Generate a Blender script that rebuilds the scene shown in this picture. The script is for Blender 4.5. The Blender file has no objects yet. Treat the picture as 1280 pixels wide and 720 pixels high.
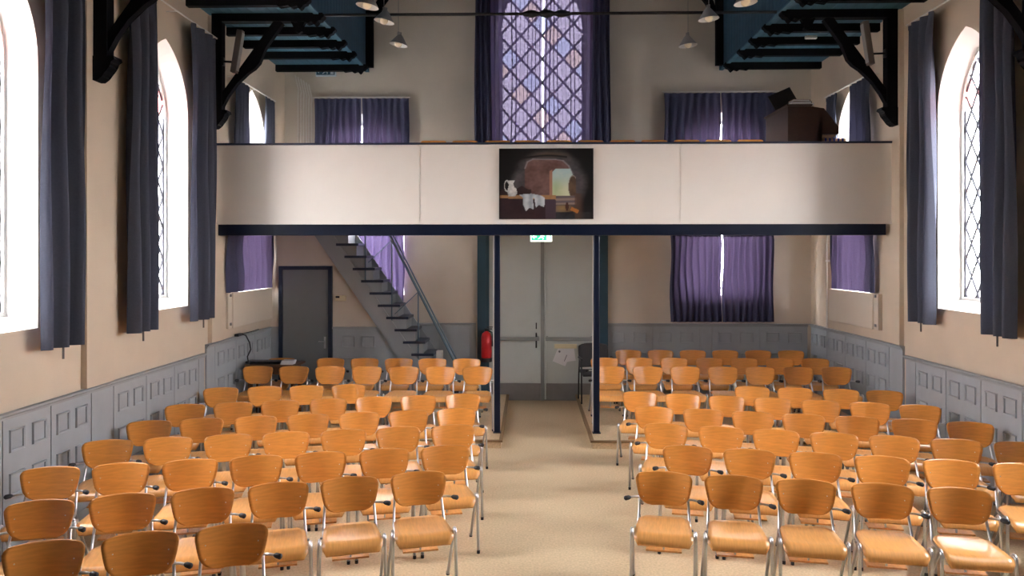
import bpy, bmesh, math, random
from mathutils import Vector, Matrix

random.seed(7)
scene = bpy.context.scene
COL = scene.collection

# ------------------------------------------------------------------ camera
F, W, H = 950.0, 1280.0, 720.0
VPX, VPY, CAMZ = 661.0, 319.0, 2.35
PSI = math.atan((VPX - 640.0) / F)
cd = bpy.data.cameras.new('camera')
cam = bpy.data.objects.new('camera', cd)
COL.objects.link(cam)
cam.location = (0, 0, CAMZ)
cam.rotation_euler = (math.radians(90), 0, PSI)
cd.sensor_width = 36.0
cd.lens = F / W * 36.0
cd.shift_y = -(H / 2 - VPY) / W
cd.clip_start = 0.05
scene.camera = cam


def X_at(u, Y):
    a = (u - 640.0) / F
    return Y * (a * math.cos(PSI) - math.sin(PSI)) / (a * math.sin(PSI) + math.cos(PSI))


def yc_at(u, Y):
    a = (u - 640.0) / F
    return Y / (a * math.sin(PSI) + math.cos(PSI))


def Z_at(u, v, Y):
    return CAMZ - (v - VPY) / F * yc_at(u, Y)


def on_plane_z(u, v, z):
    yc = F * (CAMZ - z) / (v - VPY)
    a = (u - 640.0) / F
    return (yc * (a * math.cos(PSI) - math.sin(PSI)), yc * (a * math.sin(PSI) + math.cos(PSI)))


# ------------------------------------------------------------------ sky, exposure
world = bpy.data.worlds.new('overcast_sky')
scene.world = world
world.use_nodes = True
bg = world.node_tree.nodes['Background']
bg.inputs[0].default_value = (1.0, 0.975, 0.95, 1)
bg.inputs[1].default_value = 27.0
scene.view_settings.view_transform = 'Standard'
scene.view_settings.look = 'None'
scene.view_settings.gamma = 1.0
scene.view_settings.use_curve_mapping = False
scene.view_settings.exposure = 1.0
scene.cycles.max_bounces = 10
scene.cycles.diffuse_bounces = 6
scene.cycles.transparent_max_bounces = 16

# room dimensions
XL, XR, YB, YF, ZS = -3.99, 4.54, 12.33, -3.6, 5.35
DZ = 0.10            # dais height
DY = 9.23            # dais front
BY = 9.5             # balcony front
AX0, AX1 = -0.34, 0.77   # aisle between the two dais
CX = 0.22
SY = 11.62           # stair front plane
GZ = 2.905           # gallery floor
LWIN = [8.27, 5.55]
RWIN = [8.0, 5.28]
WIN_HW, WIN_SILL, WIN_SPRING, WIN_APEX = 0.54, 1.76, 3.93, 4.73
WDEEP = 0.26


# ------------------------------------------------------------------ materials
def mat(name, color, rough=0.6, metal=0.0, noise=0.0, nscale=8.0, bump=0.0, bscale=40.0, spec=0.5, rand=0.0, stretch=None):
    m = bpy.data.materials.new(name)
    m.use_nodes = True
    nt = m.node_tree
    b = nt.nodes['Principled BSDF']
    b.inputs['Base Color'].default_value = (*color, 1)
    b.inputs['Roughness'].default_value = rough
    b.inputs['Metallic'].default_value = metal
    b.inputs['Specular IOR Level'].default_value = spec
    tc = nt.nodes.new('ShaderNodeTexCoord')
    src = tc.outputs['Object']
    if stretch:
        mp = nt.nodes.new('ShaderNodeMapping')
        mp.inputs['Scale'].default_value = stretch
        nt.links.new(src, mp.inputs['Vector'])
        src = mp.outputs['Vector']
    col_sock = None
    if noise > 0:
        n = nt.nodes.new('ShaderNodeTexNoise')
        n.inputs['Scale'].default_value = nscale
        n.inputs['Detail'].default_value = 5
        nt.links.new(src, n.inputs['Vector'])
        r = nt.nodes.new('ShaderNodeMapRange')
        r.inputs['From Min'].default_value = 0.3
        r.inputs['From Max'].default_value = 0.7
        r.inputs['To Min'].default_value = 1 - noise
        r.inputs['To Max'].default_value = 1 + noise
        nt.links.new(n.outputs['Fac'], r.inputs['Value'])
        mx = nt.nodes.new('ShaderNodeVectorMath')
        mx.operation = 'SCALE'
        mx.inputs[0].default_value = color
        nt.links.new(r.outputs['Result'], mx.inputs['Scale'])
        col_sock = mx.outputs['Vector']
    if rand > 0:
        oi = nt.nodes.new('ShaderNodeObjectInfo')
        r2 = nt.nodes.new('ShaderNodeMapRange')
        r2.inputs['To Min'].default_value = 1 - rand
        r2.inputs['To Max'].default_value = 1 + rand
        nt.links.new(oi.outputs['Random'], r2.inputs['Value'])
        mx2 = nt.nodes.new('ShaderNodeVectorMath')
        mx2.operation = 'SCALE'
        mx2.inputs[0].default_value = color
        if col_sock:
            nt.links.new(col_sock, mx2.inputs[0])
        nt.links.new(r2.outputs['Result'], mx2.inputs['Scale'])
        col_sock = mx2.outputs['Vector']
    if col_sock:
        nt.links.new(col_sock, b.inputs['Base Color'])
    if bump > 0:
        n2 = nt.nodes.new('ShaderNodeTexNoise')
        n2.inputs['Scale'].default_value = bscale
        n2.inputs['Detail'].default_value = 4
        nt.links.new(tc.outputs['Object'], n2.inputs['Vector'])
        bp = nt.nodes.new('ShaderNodeBump')
        bp.inputs['Strength'].default_value = bump
        bp.inputs['Distance'].default_value = 0.01
        nt.links.new(n2.outputs['Fac'], bp.inputs['Height'])
        nt.links.new(bp.outputs['Normal'], b.inputs['Normal'])
    return m


def mat_emit(name, color, strength):
    m = bpy.data.materials.new(name)
    m.use_nodes = True
    b = m.node_tree.nodes['Principled BSDF']
    b.inputs['Base Color'].default_value = (*color, 1)
    b.inputs['Emission Color'].default_value = (*color, 1)
    b.inputs['Emission Strength'].default_value = strength
    return m


def mat_glass(name, tint):
    m = bpy.data.materials.new(name)
    m.use_nodes = True
    nt = m.node_tree
    nt.nodes.remove(nt.nodes['Principled BSDF'])
    out = nt.nodes['Material Output']
    t = nt.nodes.new('ShaderNodeBsdfTransparent')
    t.inputs[0].default_value = (*tint, 1)
    g = nt.nodes.new('ShaderNodeBsdfGlossy')
    g.inputs['Roughness'].default_value = 0.08
    mx = nt.nodes.new('ShaderNodeMixShader')
    mx.inputs[0].default_value = 0.05
    nt.links.new(t.outputs[0], mx.inputs[1])
    nt.links.new(g.outputs[0], mx.inputs[2])
    nt.links.new(mx.outputs[0], out.inputs[0])
    return m


def mat_cloth(name, color, trans=0.3, tcolor=None, see=0.0, scolor=(1, 1, 1)):
    m = bpy.data.materials.new(name)
    m.use_nodes = True
    nt = m.node_tree
    nt.nodes.remove(nt.nodes['Principled BSDF'])
    out = nt.nodes['Material Output']
    tc = nt.nodes.new('ShaderNodeTexCoord')
    n = nt.nodes.new('ShaderNodeTexNoise')
    n.inputs['Scale'].default_value = 60
    nt.links.new(tc.outputs['Object'], n.inputs['Vector'])
    r = nt.nodes.new('ShaderNodeMapRange')
    r.inputs['To Min'].default_value = 0.85
    r.inputs['To Max'].default_value = 1.15
    nt.links.new(n.outputs['Fac'], r.inputs['Value'])
    sc = nt.nodes.new('ShaderNodeVectorMath')
    sc.operation = 'SCALE'
    sc.inputs[0].default_value = color
    nt.links.new(r.outputs['Result'], sc.inputs['Scale'])
    d = nt.nodes.new('ShaderNodeBsdfDiffuse')
    nt.links.new(sc.outputs['Vector'], d.inputs[0])
    t = nt.nodes.new('ShaderNodeBsdfTranslucent')
    t.inputs[0].default_value = (*(tcolor or color), 1)
    mx = nt.nodes.new('ShaderNodeMixShader')
    mx.inputs[0].default_value = trans
    nt.links.new(d.outputs[0], mx.inputs[1])
    nt.links.new(t.outputs[0], mx.inputs[2])
    last = mx
    if see > 0:
        tr = nt.nodes.new('ShaderNodeBsdfTransparent')
        tr.inputs[0].default_value = (*scolor, 1)
        m2 = nt.nodes.new('ShaderNodeMixShader')
        m2.inputs[0].default_value = see
        nt.links.new(mx.outputs[0], m2.inputs[1])
        nt.links.new(tr.outputs[0], m2.inputs[2])
        last = m2
    nt.links.new(last.outputs[0], out.inputs[0])
    return m


def mat_vcol(name, rough=0.5):
    m = bpy.data.materials.new(name)
    m.use_nodes = True
    nt = m.node_tree
    b = nt.nodes['Principled BSDF']
    b.inputs['Roughness'].default_value = rough
    a = nt.nodes.new('ShaderNodeVertexColor')
    a.layer_name = 'paint'
    nt.links.new(a.outputs['Color'], b.inputs['Base Color'])
    return m


M = {}
M['plaster'] = mat('cream_plaster', (0.62, 0.515, 0.395), 0.9, noise=0.05, nscale=2.0, bump=0.10, bscale=90)
M['plaster_back'] = mat('back_wall_plaster', (0.63, 0.565, 0.475), 0.9, noise=0.04, nscale=2.0, bump=0.10, bscale=90)
M['reveal'] = mat('white_reveal', (0.80, 0.78, 0.74), 0.85)
M['panelpaint'] = mat('blue_grey_panel_paint', (0.35, 0.38, 0.405), 0.55, noise=0.05, nscale=5)
M['panelcap'] = mat('blue_grey_cap_paint', (0.33, 0.355, 0.37), 0.5, noise=0.03, nscale=5)
M['doorgrey'] = mat('grey_green_door_paint', (0.50, 0.54, 0.52), 0.5, noise=0.03, nscale=3)
M['bargrey'] = mat('grey_door_hardware', (0.27, 0.285, 0.28), 0.45)
M['kick'] = mat('taupe_kick_plate', (0.25, 0.24, 0.235), 0.55, noise=0.05, nscale=10)
M['closetdoor'] = mat('slate_grey_door_paint', (0.19, 0.205, 0.215), 0.55, noise=0.03, nscale=4)
M['navy'] = mat('navy_gloss_paint', (0.004, 0.008, 0.022), 0.35, spec=0.25)
M['navyframe'] = mat('navy_frame_paint', (0.012, 0.022, 0.05), 0.4)
M['teal'] = mat('teal_door_surround_paint', (0.028, 0.075, 0.11), 0.45)
M['bluewood'] = mat('blue_ceiling_plank', (0.042, 0.125, 0.185), 0.55, noise=0.18, nscale=6, rand=0.10)
M['bluedark'] = mat('dark_blue_fascia_board', (0.022, 0.072, 0.125), 0.6, noise=0.15, nscale=6, rand=0.08)
M['blackwood'] = mat('near_black_timber', (0.004, 0.004, 0.006), 0.75, spec=0.12)
M['iron'] = mat('black_iron', (0.008, 0.008, 0.010), 0.5)
M['balcony'] = mat('cream_balcony_board', (0.78, 0.745, 0.68), 0.42, noise=0.015, nscale=3)
M['floor'] = mat('speckled_cork_floor', (0.60, 0.46, 0.285), 0.6, noise=0.16, nscale=55, bump=0.05, bscale=120)
M['nosing'] = mat('brown_step_nosing', (0.23, 0.14, 0.065), 0.6, noise=0.1, nscale=30)
M['wood'] = mat('honey_beech_plywood', (0.73, 0.300, 0.060), 0.30, noise=0.10, nscale=5, rand=0.09, stretch=(2.0, 2.0, 14.0))
M['woodseat'] = mat('honey_beech_seat_plywood', (0.74, 0.355, 0.105), 0.32, noise=0.10, nscale=5, rand=0.07, stretch=(14.0, 2.0, 2.0))
M['steel'] = mat('brushed_steel_tube', (0.62, 0.63, 0.65), 0.28, metal=0.9)
M['screw'] = mat('bright_screw', (0.8, 0.8, 0.78), 0.3, metal=0.6)
M['rubber'] = mat('black_rubber', (0.012, 0.012, 0.016), 0.45)
M['white'] = mat('white_paint', (0.72, 0.69, 0.63), 0.5)
M['whiteshade'] = mat('white_enamel', (0.70, 0.68, 0.64), 0.4)
M['creamenamel'] = mat('cream_radiator_enamel', (0.66, 0.58, 0.47), 0.5)
M['grass'] = mat('churchyard_paving', (0.20, 0.19, 0.18), 0.95, noise=0.2, nscale=0.6)
M['bulb'] = mat('opal_bulb', (0.90, 0.80, 0.60), 0.25)
M['greyshade'] = mat('grey_shade', (0.30, 0.29, 0.28), 0.5)
M['stair'] = mat('stair_grey_paint', (0.30, 0.325, 0.345), 0.5, noise=0.03, nscale=4)
M['railblue'] = mat('steel_blue_rail', (0.10, 0.155, 0.20), 0.4, metal=0.2)
M['red'] = mat('red_enamel', (0.55, 0.006, 0.010), 0.3)
M['organ'] = mat('dark_mahogany', (0.040, 0.013, 0.005), 0.5, noise=0.2, nscale=5, stretch=(3, 3, 12))
M['tablewood'] = mat('brown_table_wood', (0.10, 0.045, 0.022), 0.45, noise=0.15, nscale=6)
M['paper'] = mat('white_paper', (0.72, 0.72, 0.74), 0.8)
M['ink'] = mat('grey_ink', (0.16, 0.16, 0.18), 0.8)
M['cream'] = mat('cream_tape', (0.72, 0.64, 0.42), 0.7)
M['book'] = mat('book_brown', (0.25, 0.12, 0.05), 0.6)
M['blackbook'] = mat('black_book', (0.010, 0.010, 0.012), 0.5)
M['greyfabric'] = mat('charcoal_fabric', (0.055, 0.052, 0.056), 0.9, noise=0.1, nscale=80)
M['speaker'] = mat('taupe_speaker', (0.12, 0.10, 0.09), 0.6)
M['curtain'] = mat_cloth('slate_blue_curtain', (0.072, 0.078, 0.102), 0.035, (0.10, 0.10, 0.18))
M['sheer'] = mat_cloth('sheer_violet_curtain', (0.17, 0.14, 0.28), 0.35, (0.28, 0.21, 0.39), 0.19, (0.90, 0.78, 1.0))
M['lilac'] = mat_cloth('lilac_curtain', (0.16, 0.13, 0.27), 0.20, (0.080, 0.060, 0.120))
M['violet'] = mat_cloth('violet_curtain', (0.085, 0.090, 0.15), 0.14, (0.058, 0.040, 0.080))
M['glass'] = mat_glass('clear_leaded_glass', (0.96, 0.97, 1.0))
M['pinkglass'] = mat_glass('pink_leaded_glass', (0.95, 0.62, 0.60))
M['blueglass'] = mat_glass('pale_blue_leaded_glass', (0.20, 0.222, 0.25))
M['yellowglass'] = mat_glass('pale_yellow_leaded_glass', (0.232, 0.220, 0.205))
M['darkglass'] = mat_glass('smoky_cathedral_glass', (0.215, 0.22, 0.235))
M['lead'] = mat('lead_came', (0.10, 0.10, 0.12), 0.5, metal=0.3)
M['greensign'] = mat_emit('lit_green_sign', (0.03, 0.55, 0.28), 0.8)
M['signlit'] = mat_emit('lit_white_sign', (0.95, 1.0, 0.90), 1.0)
M['signblue'] = mat('unlit_sign_blue', (0.015, 0.075, 0.13), 0.4)
M['signwhite'] = mat('unlit_sign_white', (0.62, 0.72, 0.78), 0.4)
M['led'] = mat_emit('green_led', (0.1, 0.9, 0.2), 1.5)
M['painting'] = mat_vcol('painted_canvas', 0.4)
M['bluestripe'] = mat('blue_stripe_cloth', (0.02, 0.03, 0.25), 0.8)
M['peach'] = mat('peach_cloth', (0.66, 0.42, 0.27), 0.8)


# ------------------------------------------------------------------ mesh helpers
class MB:
    def __init__(self):
        self.v = []
        self.f = []

    def add(self, vs, fs):
        b = len(self.v)
        self.v += [tuple(p) for p in vs]
        self.f += [tuple(b + i for i in f) for f in fs]
        return self

    def box(self, x0, x1, y0, y1, z0, z1):
        vs = [(x0, y0, z0), (x1, y0, z0), (x1, y1, z0), (x0, y1, z0), (x0, y0, z1), (x1, y0, z1), (x1, y1, z1), (x0, y1, z1)]
        return self.add(vs, [(0, 3, 2, 1), (4, 5, 6, 7), (0, 1, 5, 4), (1, 2, 6, 5), (2, 3, 7, 6), (3, 0, 4, 7)])

    def prism(self, poly, a0, a1, axes='xz'):
        """polygon in two axes extruded along the third"""
        n = len(poly)
        vs = []
        for a in (a0, a1):
            for p, q in poly:
                if axes == 'xz':
                    vs.append((p, a, q))
                elif axes == 'yz':
                    vs.append((a, p, q))
                else:
                    vs.append((p, q, a))
        fs = [tuple(range(n)), tuple(range(2 * n - 1, n - 1, -1))]
        for i in range(n):
            j = (i + 1) % n
            fs.append((i, i + n, j + n, j))
        return self.add(vs, fs)

    def tube(self, path, r, n=8, cap=True):
        path = [Vector(p) for p in path]
        rs = r if isinstance(r, (list, tuple)) else [r] * len(path)
        t = (path[1] - path[0]).normalized()
        up = Vector((0, 0, 1)) if abs(t.z) < 0.9 else Vector((1, 0, 0))
        nrm = t.cross(up).normalized()
        vs = []
        for i, p in enumerate(path):
            if i == 0:
                t = (path[1] - path[0]).normalized()
            elif i == len(path) - 1:
                t = (path[-1] - path[-2]).normalized()
            else:
                t = ((path[i + 1] - p).normalized() + (p - path[i - 1]).normalized()).normalized()
            nrm = (nrm - t * nrm.dot(t)).normalized()
            bn = t.cross(nrm)
            for k in range(n):
                a = 2 * math.pi * k / n
                vs.append(p + (nrm * math.cos(a) + bn * math.sin(a)) * rs[i])
        fs = []
        for i in range(len(path) - 1):
            for k in range(n):
                k2 = (k + 1) % n
                fs.append((i * n + k, i * n + k2, (i + 1) * n + k2, (i + 1) * n + k))
        if cap:
            fs.append(tuple(range(n - 1, -1, -1)))
            fs.append(tuple((len(path) - 1) * n + k for k in range(n)))
        return self.add(vs, fs)

    def lathe(self, prof, cx=0, cy=0, n=20):
        vs, fs = [], []
        for r, z in prof:
            for k in range(n):
                a = 2 * math.pi * k / n
                vs.append((cx + r * math.cos(a), cy + r * math.sin(a), z))
        for i in range(len(prof) - 1):
            for k in range(n):
                k2 = (k + 1) % n
                fs.append((i * n + k, i * n + k2, (i + 1) * n + k2, (i + 1) * n + k))
        return self.add(vs, fs)

    def grid(self, fn, nu, nv):
        vs = [fn(i / nu, j / nv) for j in range(nv + 1) for i in range(nu + 1)]
        fs = []
        for j in range(nv):
            for i in range(nu):
                a = j * (nu + 1) + i
                fs.append((a, a + 1, a + nu + 2, a + nu + 1))
        return self.add(vs, fs)

    def mesh(self, name, m, smooth=False):
        me = bpy.data.meshes.new(name)
        me.from_pydata(self.v, [], self.f)
        me.materials.append(M[m] if isinstance(m, str) else m)
        bm = bmesh.new()
        bm.from_mesh(me)
        bmesh.ops.recalc_face_normals(bm, faces=bm.faces)
        bm.to_mesh(me)
        bm.free()
        if smooth:
            for p in me.polygons:
                p.use_smooth = True
        me.update()
        return me

    def obj(self, name, m, parent=None, smooth=False, bevel=0.0, solid=0.0):
        o = bpy.data.objects.new(name, self.mesh(name, m, smooth))
        COL.objects.link(o)
        if parent:
            o.parent = parent
        if solid:
            md = o.modifiers.new('solid', 'SOLIDIFY')
            md.thickness = solid
            md.offset = 0
        if bevel:
            md = o.modifiers.new('bevel', 'BEVEL')
            md.width = bevel
            md.segments = 2
            md.limit_method = 'ANGLE'
        return o


def inst(mesh, name, parent=None, loc=(0, 0, 0), rot=(0, 0, 0), scale=(1, 1, 1)):
    o = bpy.data.objects.new(name, mesh)
    COL.objects.link(o)
    o.parent = parent
    o.location = loc
    o.rotation_euler = rot
    o.scale = scale
    return o


def empty(name, loc=(0, 0, 0), rz=0):
    o = bpy.data.objects.new(name, None)
    COL.objects.link(o)
    o.location = loc
    o.rotation_euler = (0, 0, rz)
    o.empty_display_size = 0.1
    return o


def tag(o, label, cat, group=None):
    o['label'] = label
    o['category'] = cat
    if group:
        o['group'] = group
    return o


def struct(o):
    o['kind'] = 'structure'
    return o


def box_obj(name, m, x0, x1, y0, y1, z0, z1, parent=None, bevel=0.0):
    cx, cy = (x0 + x1) / 2, (y0 + y1) / 2
    o = MB().box(x0 - cx, x1 - cx, y0 - cy, y1 - cy, 0, z1 - z0).obj(name, m, parent, bevel=bevel)
    o.location = (cx, cy, z0)
    return o


# ------------------------------------------------------------------ walls with lancet openings
def lancet(c, hw, sill, spring, apex, n=10):
    """convex outline, counter-clockwise from lower left (s, z)"""
    h = apex - spring
    R = (h * h + hw * hw) / (2 * hw)
    pts = [(c - hw, sill), (c + hw, sill)]
    a1 = math.asin(min(1, h / R))
    for i in range(n + 1):            # right side, centre at c+hw-R
        a = a1 * i / n
        pts.append((c + hw - R + R * math.cos(a), spring + R * math.sin(a)))
    for i in range(n - 1, -1, -1):
        a = a1 * i / n
        pts.append((c - hw + R - R * math.cos(a), spring + R * math.sin(a)))
    return pts


def wall_with(name, mp, s0, s1, z0, z1, wins, thick, m):
    """mp(s, z, d) -> world; d is depth outwards. wins: (c, hw, sill, spring, apex)"""
    wins = sorted(wins)
    b = MB()
    for d in (0.0, thick):
        prev = s0
        for (c, hw, sill, spring, apex) in wins:
            o = lancet(c, hw, sill, spring, apex)
            quads = [[(prev, z0), (c - hw, z0), (c - hw, z1), (prev, z1)],
                     [(c - hw, z0), (c + hw, z0), (c + hw, sill), (c - hw, sill)]]
            arc = o[2:]
            for p, q in zip(arc[:-1], arc[1:]):
                quads.append([q, p, (p[0], z1), (q[0], z1)])
            for q in quads:
                b.add([mp(s, z, d) for s, z in q], [(0, 1, 2, 3)])
            prev = c + hw
        b.add([mp(s, z, d) for s, z in [(prev, z0), (s1, z0), (s1, z1), (prev, z1)]], [(0, 1, 2, 3)])
    for q in ([(s0, z0), (s1, z0)], [(s1, z0), (s1, z1)], [(s1, z1), (s0, z1)], [(s0, z1), (s0, z0)]):
        b.add([mp(*q[0], 0), mp(*q[1], 0), mp(*q[1], thick), mp(*q[0], thick)], [(0, 1, 2, 3)])
    me = bpy.data.meshes.new(name)
    me.from_pydata(b.v, [], b.f)
    me.materials.append(M[m])
    ob = bpy.data.objects.new(name, me)
    COL.objects.link(ob)
    return struct(ob)


def clip_convex(poly, clip):
    out = poly
    n = len(clip)
    for i in range(n):
        a, c = clip[i], clip[(i + 1) % n]
        ex, ey = c[0] - a[0], c[1] - a[1]
        inp, out = out, []
        for j in range(len(inp)):
            p, q = inp[j], inp[(j + 1) % len(inp)]
            sp = ex * (p[1] - a[1]) - ey * (p[0] - a[0])
            sq = ex * (q[1] - a[1]) - ey * (q[0] - a[0])
            if sp >= 0:
                out.append(p)
            if (sp >= 0) != (sq >= 0):
                t = sp / (sp - sq)
                out.append((p[0] + (q[0] - p[0]) * t, p[1] + (q[1] - p[1]) * t))
        if not out:
            return []
    return out


def make_window(num, mp, c, hw, sill, spring, apex, depth, dw, dh, panes=True, portal_normal=None, glass_in=0.06, came=0.012, tints=False):
    """reveal + frame + lead lattice + panes; returns nothing"""
    outer = lancet(c, hw, sill, spring, apex)
    g = glass_in
    inner = lancet(c, hw - g, sill + 0.10, spring, apex - g * 1.6)
    root = empty('window_%d' % num, mp(c, sill, depth))
    struct(root)
    inv = Matrix.Translation(-Vector(root.location))

    def put(o):
        o.parent = root
        o.matrix_parent_inverse = inv
        return o
    # reveal: from wall face to glass plane
    b = MB()
    for i in range(len(outer)):
        j = (i + 1) % len(outer)
        b.add([mp(*outer[i], 0.0), mp(*outer[j], 0.0), mp(*inner[j], depth - 0.04), mp(*inner[i], depth - 0.04)], [(0, 1, 2, 3)])
    put(b.obj('window_reveal', 'reveal'))
    # frame ring, from inner outline to a bit wider, closed to the wall thickness
    b = MB()
    fo = lancet(c, hw + 0.01, sill - 0.01, spring, apex + 0.01)
    fi = lancet(c, hw - g - 0.03, sill + 0.13, spring, apex - g * 1.6 - 0.05)
    for i in range(len(outer)):
        j = (i + 1) % len(outer)
        for d0, d1, p, q in ((depth - 0.04, depth - 0.04, fo, fi), (depth + 0.02, depth + 0.02, fi, fo), (depth - 0.04, depth + 0.02, fi, fi)):
            b.add([mp(*p[i], d0), mp(*p[j], d0), mp(*q[j], d1), mp(*q[i], d1)], [(0, 1, 2, 3)])
    put(b.obj('window_frame', 'reveal'))
    # cells
    if panes:
        z = sill - dh
        row = 0
        lat = MB()
        while z < apex + dh:
            k = -8
            for k in range(-8, 9):
                x = c + (k + (0.5 if row % 2 else 0.0)) * dw
                dia = [(x, z - dh / 2), (x + dw / 2, z), (x, z + dh / 2), (x - dw / 2, z)]
                cl = clip_convex(dia, fi)
                if len(cl) >= 3:
                    area = 0.5 * abs(sum(cl[i][0] * cl[(i + 1) % len(cl)][1] - cl[(i + 1) % len(cl)][0] * cl[i][1] for i in range(len(cl))))
                    if area > 0.0004:
                        mx_ = sum(p[0] for p in cl) / len(cl)
                        mz_ = sum(p[1] for p in cl) / len(cl)
                        cc = [(mx_ + (p[0] - mx_) * 0.985, mz_ + (p[1] - mz_) * 0.985) for p in cl]
                        n = len(cc)
                        vs = [mp(*p, depth - 0.012) for p in cc] + [mp(*p, depth - 0.008) for p in cc]
                        pb = MB().add(vs, [tuple(range(n)), tuple(range(2 * n - 1, n - 1, -1))] + [(i, i + n, (i + 1) % n + n, (i + 1) % n) for i in range(n)])
                        pink = mz_ > spring + 0.15 and row % 3 == 0
                        gm = 'pinkglass' if pink else 'glass'
                        if tints:
                            gm = ('darkglass', 'darkglass', 'darkglass', 'blueglass', 'darkglass', 'yellowglass', 'darkglass')[(row * 5 + k * 3) % 7]
                        put(pb.obj('pane', gm))
                    for i in range(len(cl)):
                        p, q = cl[i], cl[(i + 1) % len(cl)]
                        if math.hypot(p[0] - q[0], p[1] - q[1]) > 0.02 and p[0] < q[0] + 1e-6:
                            lat.tube([mp(*p, depth - 0.01), mp(*q, depth - 0.01)], came, 4, False)
            z += dh / 2
            row += 1
        put(lat.obj('lead_lattice', 'lead'))
    else:
        n = len(fi)
        vs = [mp(*p, depth - 0.012) for p in fi] + [mp(*p, depth - 0.008) for p in fi]
        put(MB().add(vs, [tuple(range(n)), tuple(range(2 * n - 1, n - 1, -1))]).obj('pane', 'glass'))
        lat = MB()
        for k in range(1, 6):
            zz = sill + (apex - sill) * k / 7
            lat.tube([mp(c - hw + g + .02, zz, depth - .01), mp(c + hw - g - .02, zz, depth - .01)], 0.01, 4, False)
        put(lat.obj('glazing_bar', 'lead'))
    # portal that guides sky light into the opening
    if portal_normal is not None:
        ld = bpy.data.lights.new('sky_portal', 'AREA')
        ld.shape = 'RECTANGLE'
        ld.size, ld.size_y = hw * 2, apex - sill
        ld.cycles.is_portal = True
        lo = bpy.data.objects.new('sky_portal', ld)
        COL.objects.link(lo)
        lo.location = mp(c, (sill + apex) / 2, depth + 0.03)
        lo.rotation_euler = Vector(portal_normal).to_track_quat('-Z', 'Z').to_euler()


mpL = lambda s, z, d: (XL - d, s, z)
mpR = lambda s, z, d: (XR + d, s, z)
mpB = lambda s, z, d: (s, YB + d, z)
mpF = lambda s, z, d: (s, YF - d, z)

L_all = [10.88] + LWIN
R_all = [10.75] + RWIN
lw = [(c, WIN_HW, WIN_SILL, WIN_SPRING, WIN_APEX) for c in L_all]
rw = [(c, WIN_HW, WIN_SILL, WIN_SPRING, WIN_APEX) for c in R_all]
bw = [(-2.71, 0.68, 1.70, 3.95, 4.65), (CX, 0.76, 3.45, 6.0, 7.3), (3.13, 0.68, 1.70, 3.95, 4.65)]
fw = []
wall_with('wall_left', mpL, YF, YB, 0, ZS, lw, 0.32, 'plaster')
wall_with('wall_right', mpR, YF, YB, 0, ZS, rw, 0.32, 'plaster')
wall_with('wall_back', mpB, XL - .32, XR + .32, 0, 9.6, bw, 0.32, 'plaster_back')
wall_with('wall_front', mpF, XL - .32, XR + .32, 0, 9.6, fw, 0.32, 'plaster')
wn = 1
for i, c in enumerate(L_all):
    make_window(wn, mpL, c, WIN_HW, WIN_SILL, WIN_SPRING, WIN_APEX, WDEEP, 0.22, 0.36, i in (1, 2), (1, 0, 0), came=0.014 if i == 1 else 0.009); wn += 1
for i, c in enumerate(R_all):
    make_window(wn, mpR, c, WIN_HW, WIN_SILL, WIN_SPRING, WIN_APEX, WDEEP, 0.22, 0.36, i in (1,), (-1, 0, 0), came=0.014); wn += 1
for i, w in enumerate(bw):
    make_window(wn, mpB, *w, WDEEP, 0.35, 0.39, i == 1, (0, -1, 0), came=0.019, tints=True); wn += 1
for i, w in enumerate(fw):
    make_window(wn, mpF, *w, WDEEP, 0.35, 0.39, False, (0, 1, 0)); wn += 1

# pilasters on the side walls
pil = []
for s, ys in ((-1, [9.36, 6.685, 3.97, 1.25, -1.45]), (1, [9.30, 6.50, 3.78, 1.06, -1.6])):
    for i, y in enumerate(ys):
        yb = y + 0.44
        x0, x1 = (XL - .01, XL + 0.055) if s < 0 else (XR - 0.055, XR + .01)
        z0 = 1.26 if i == 0 else 1.16
        o = MB().box(x0, x1, y, yb, z0, ZS - 0.02).obj('pilaster', 'plaster')
        struct(o)
        pil.append(o)
for i, o in enumerate(pil):
    o.name = 'trim_%d' % (20 + i)

# ------------------------------------------------------------------ floor and platforms
o = MB().box(XL - .32, XR + .32, YF - .3, YB + .3, -0.12, 0).obj('floor', 'floor'); struct(o)
for nm, x0, x1, lab in (('l', XL + .004, AX0, 'low speckled floor platform under the gallery on the staircase side of the aisle'),
                        ('r', AX1, XR - .004, 'low speckled floor platform under the gallery on the organ side of the aisle')):
    p = empty('floor_platform', ((x0 + x1) / 2, (DY + YB) / 2, 0))
    tag(p, lab, 'platform', 'platforms under the gallery')
    cx, cy = p.location.x, p.location.y
    MB().box(x0 - cx, x1 - cx, DY - cy + .008, YB - .002 - cy, 0.001, DZ - 0.022).obj('riser', 'floor', p)
    MB().box(x0 - cx, x1 - cx, DY - cy + .03, YB - .002 - cy, DZ - .021, DZ).obj('deck', 'floor', p)
    MB().box(x0 - cx, x1 - cx, DY - cy - .012, DY - cy + .03, DZ - .022, DZ + .002).obj('nosing', 'nosing', p)
    xe = (x1 - cx) if nm == 'l' else (x0 - cx)
    MB().box(xe - .022, xe + .022, DY - cy - .012, YB - .002 - cy, DZ - .022, DZ + .003).obj('nosing', 'nosing', p)
# plain skirting beside the aisle is left out: the platform edge itself is what shows

g_ = MB()
for x0_, x1_, y0_, y1_ in ((-80, XL - .34, -80, 80), (XR + .34, 80, -80, 80), (XL - .34, XR + .34, YB + .34, 80), (XL - .34, XR + .34, -80, YF - .34)):
    g_.box(x0_, x1_, y0_, y1_, -.5, -.3)
struct(g_.obj('ground', 'grass'))
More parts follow.
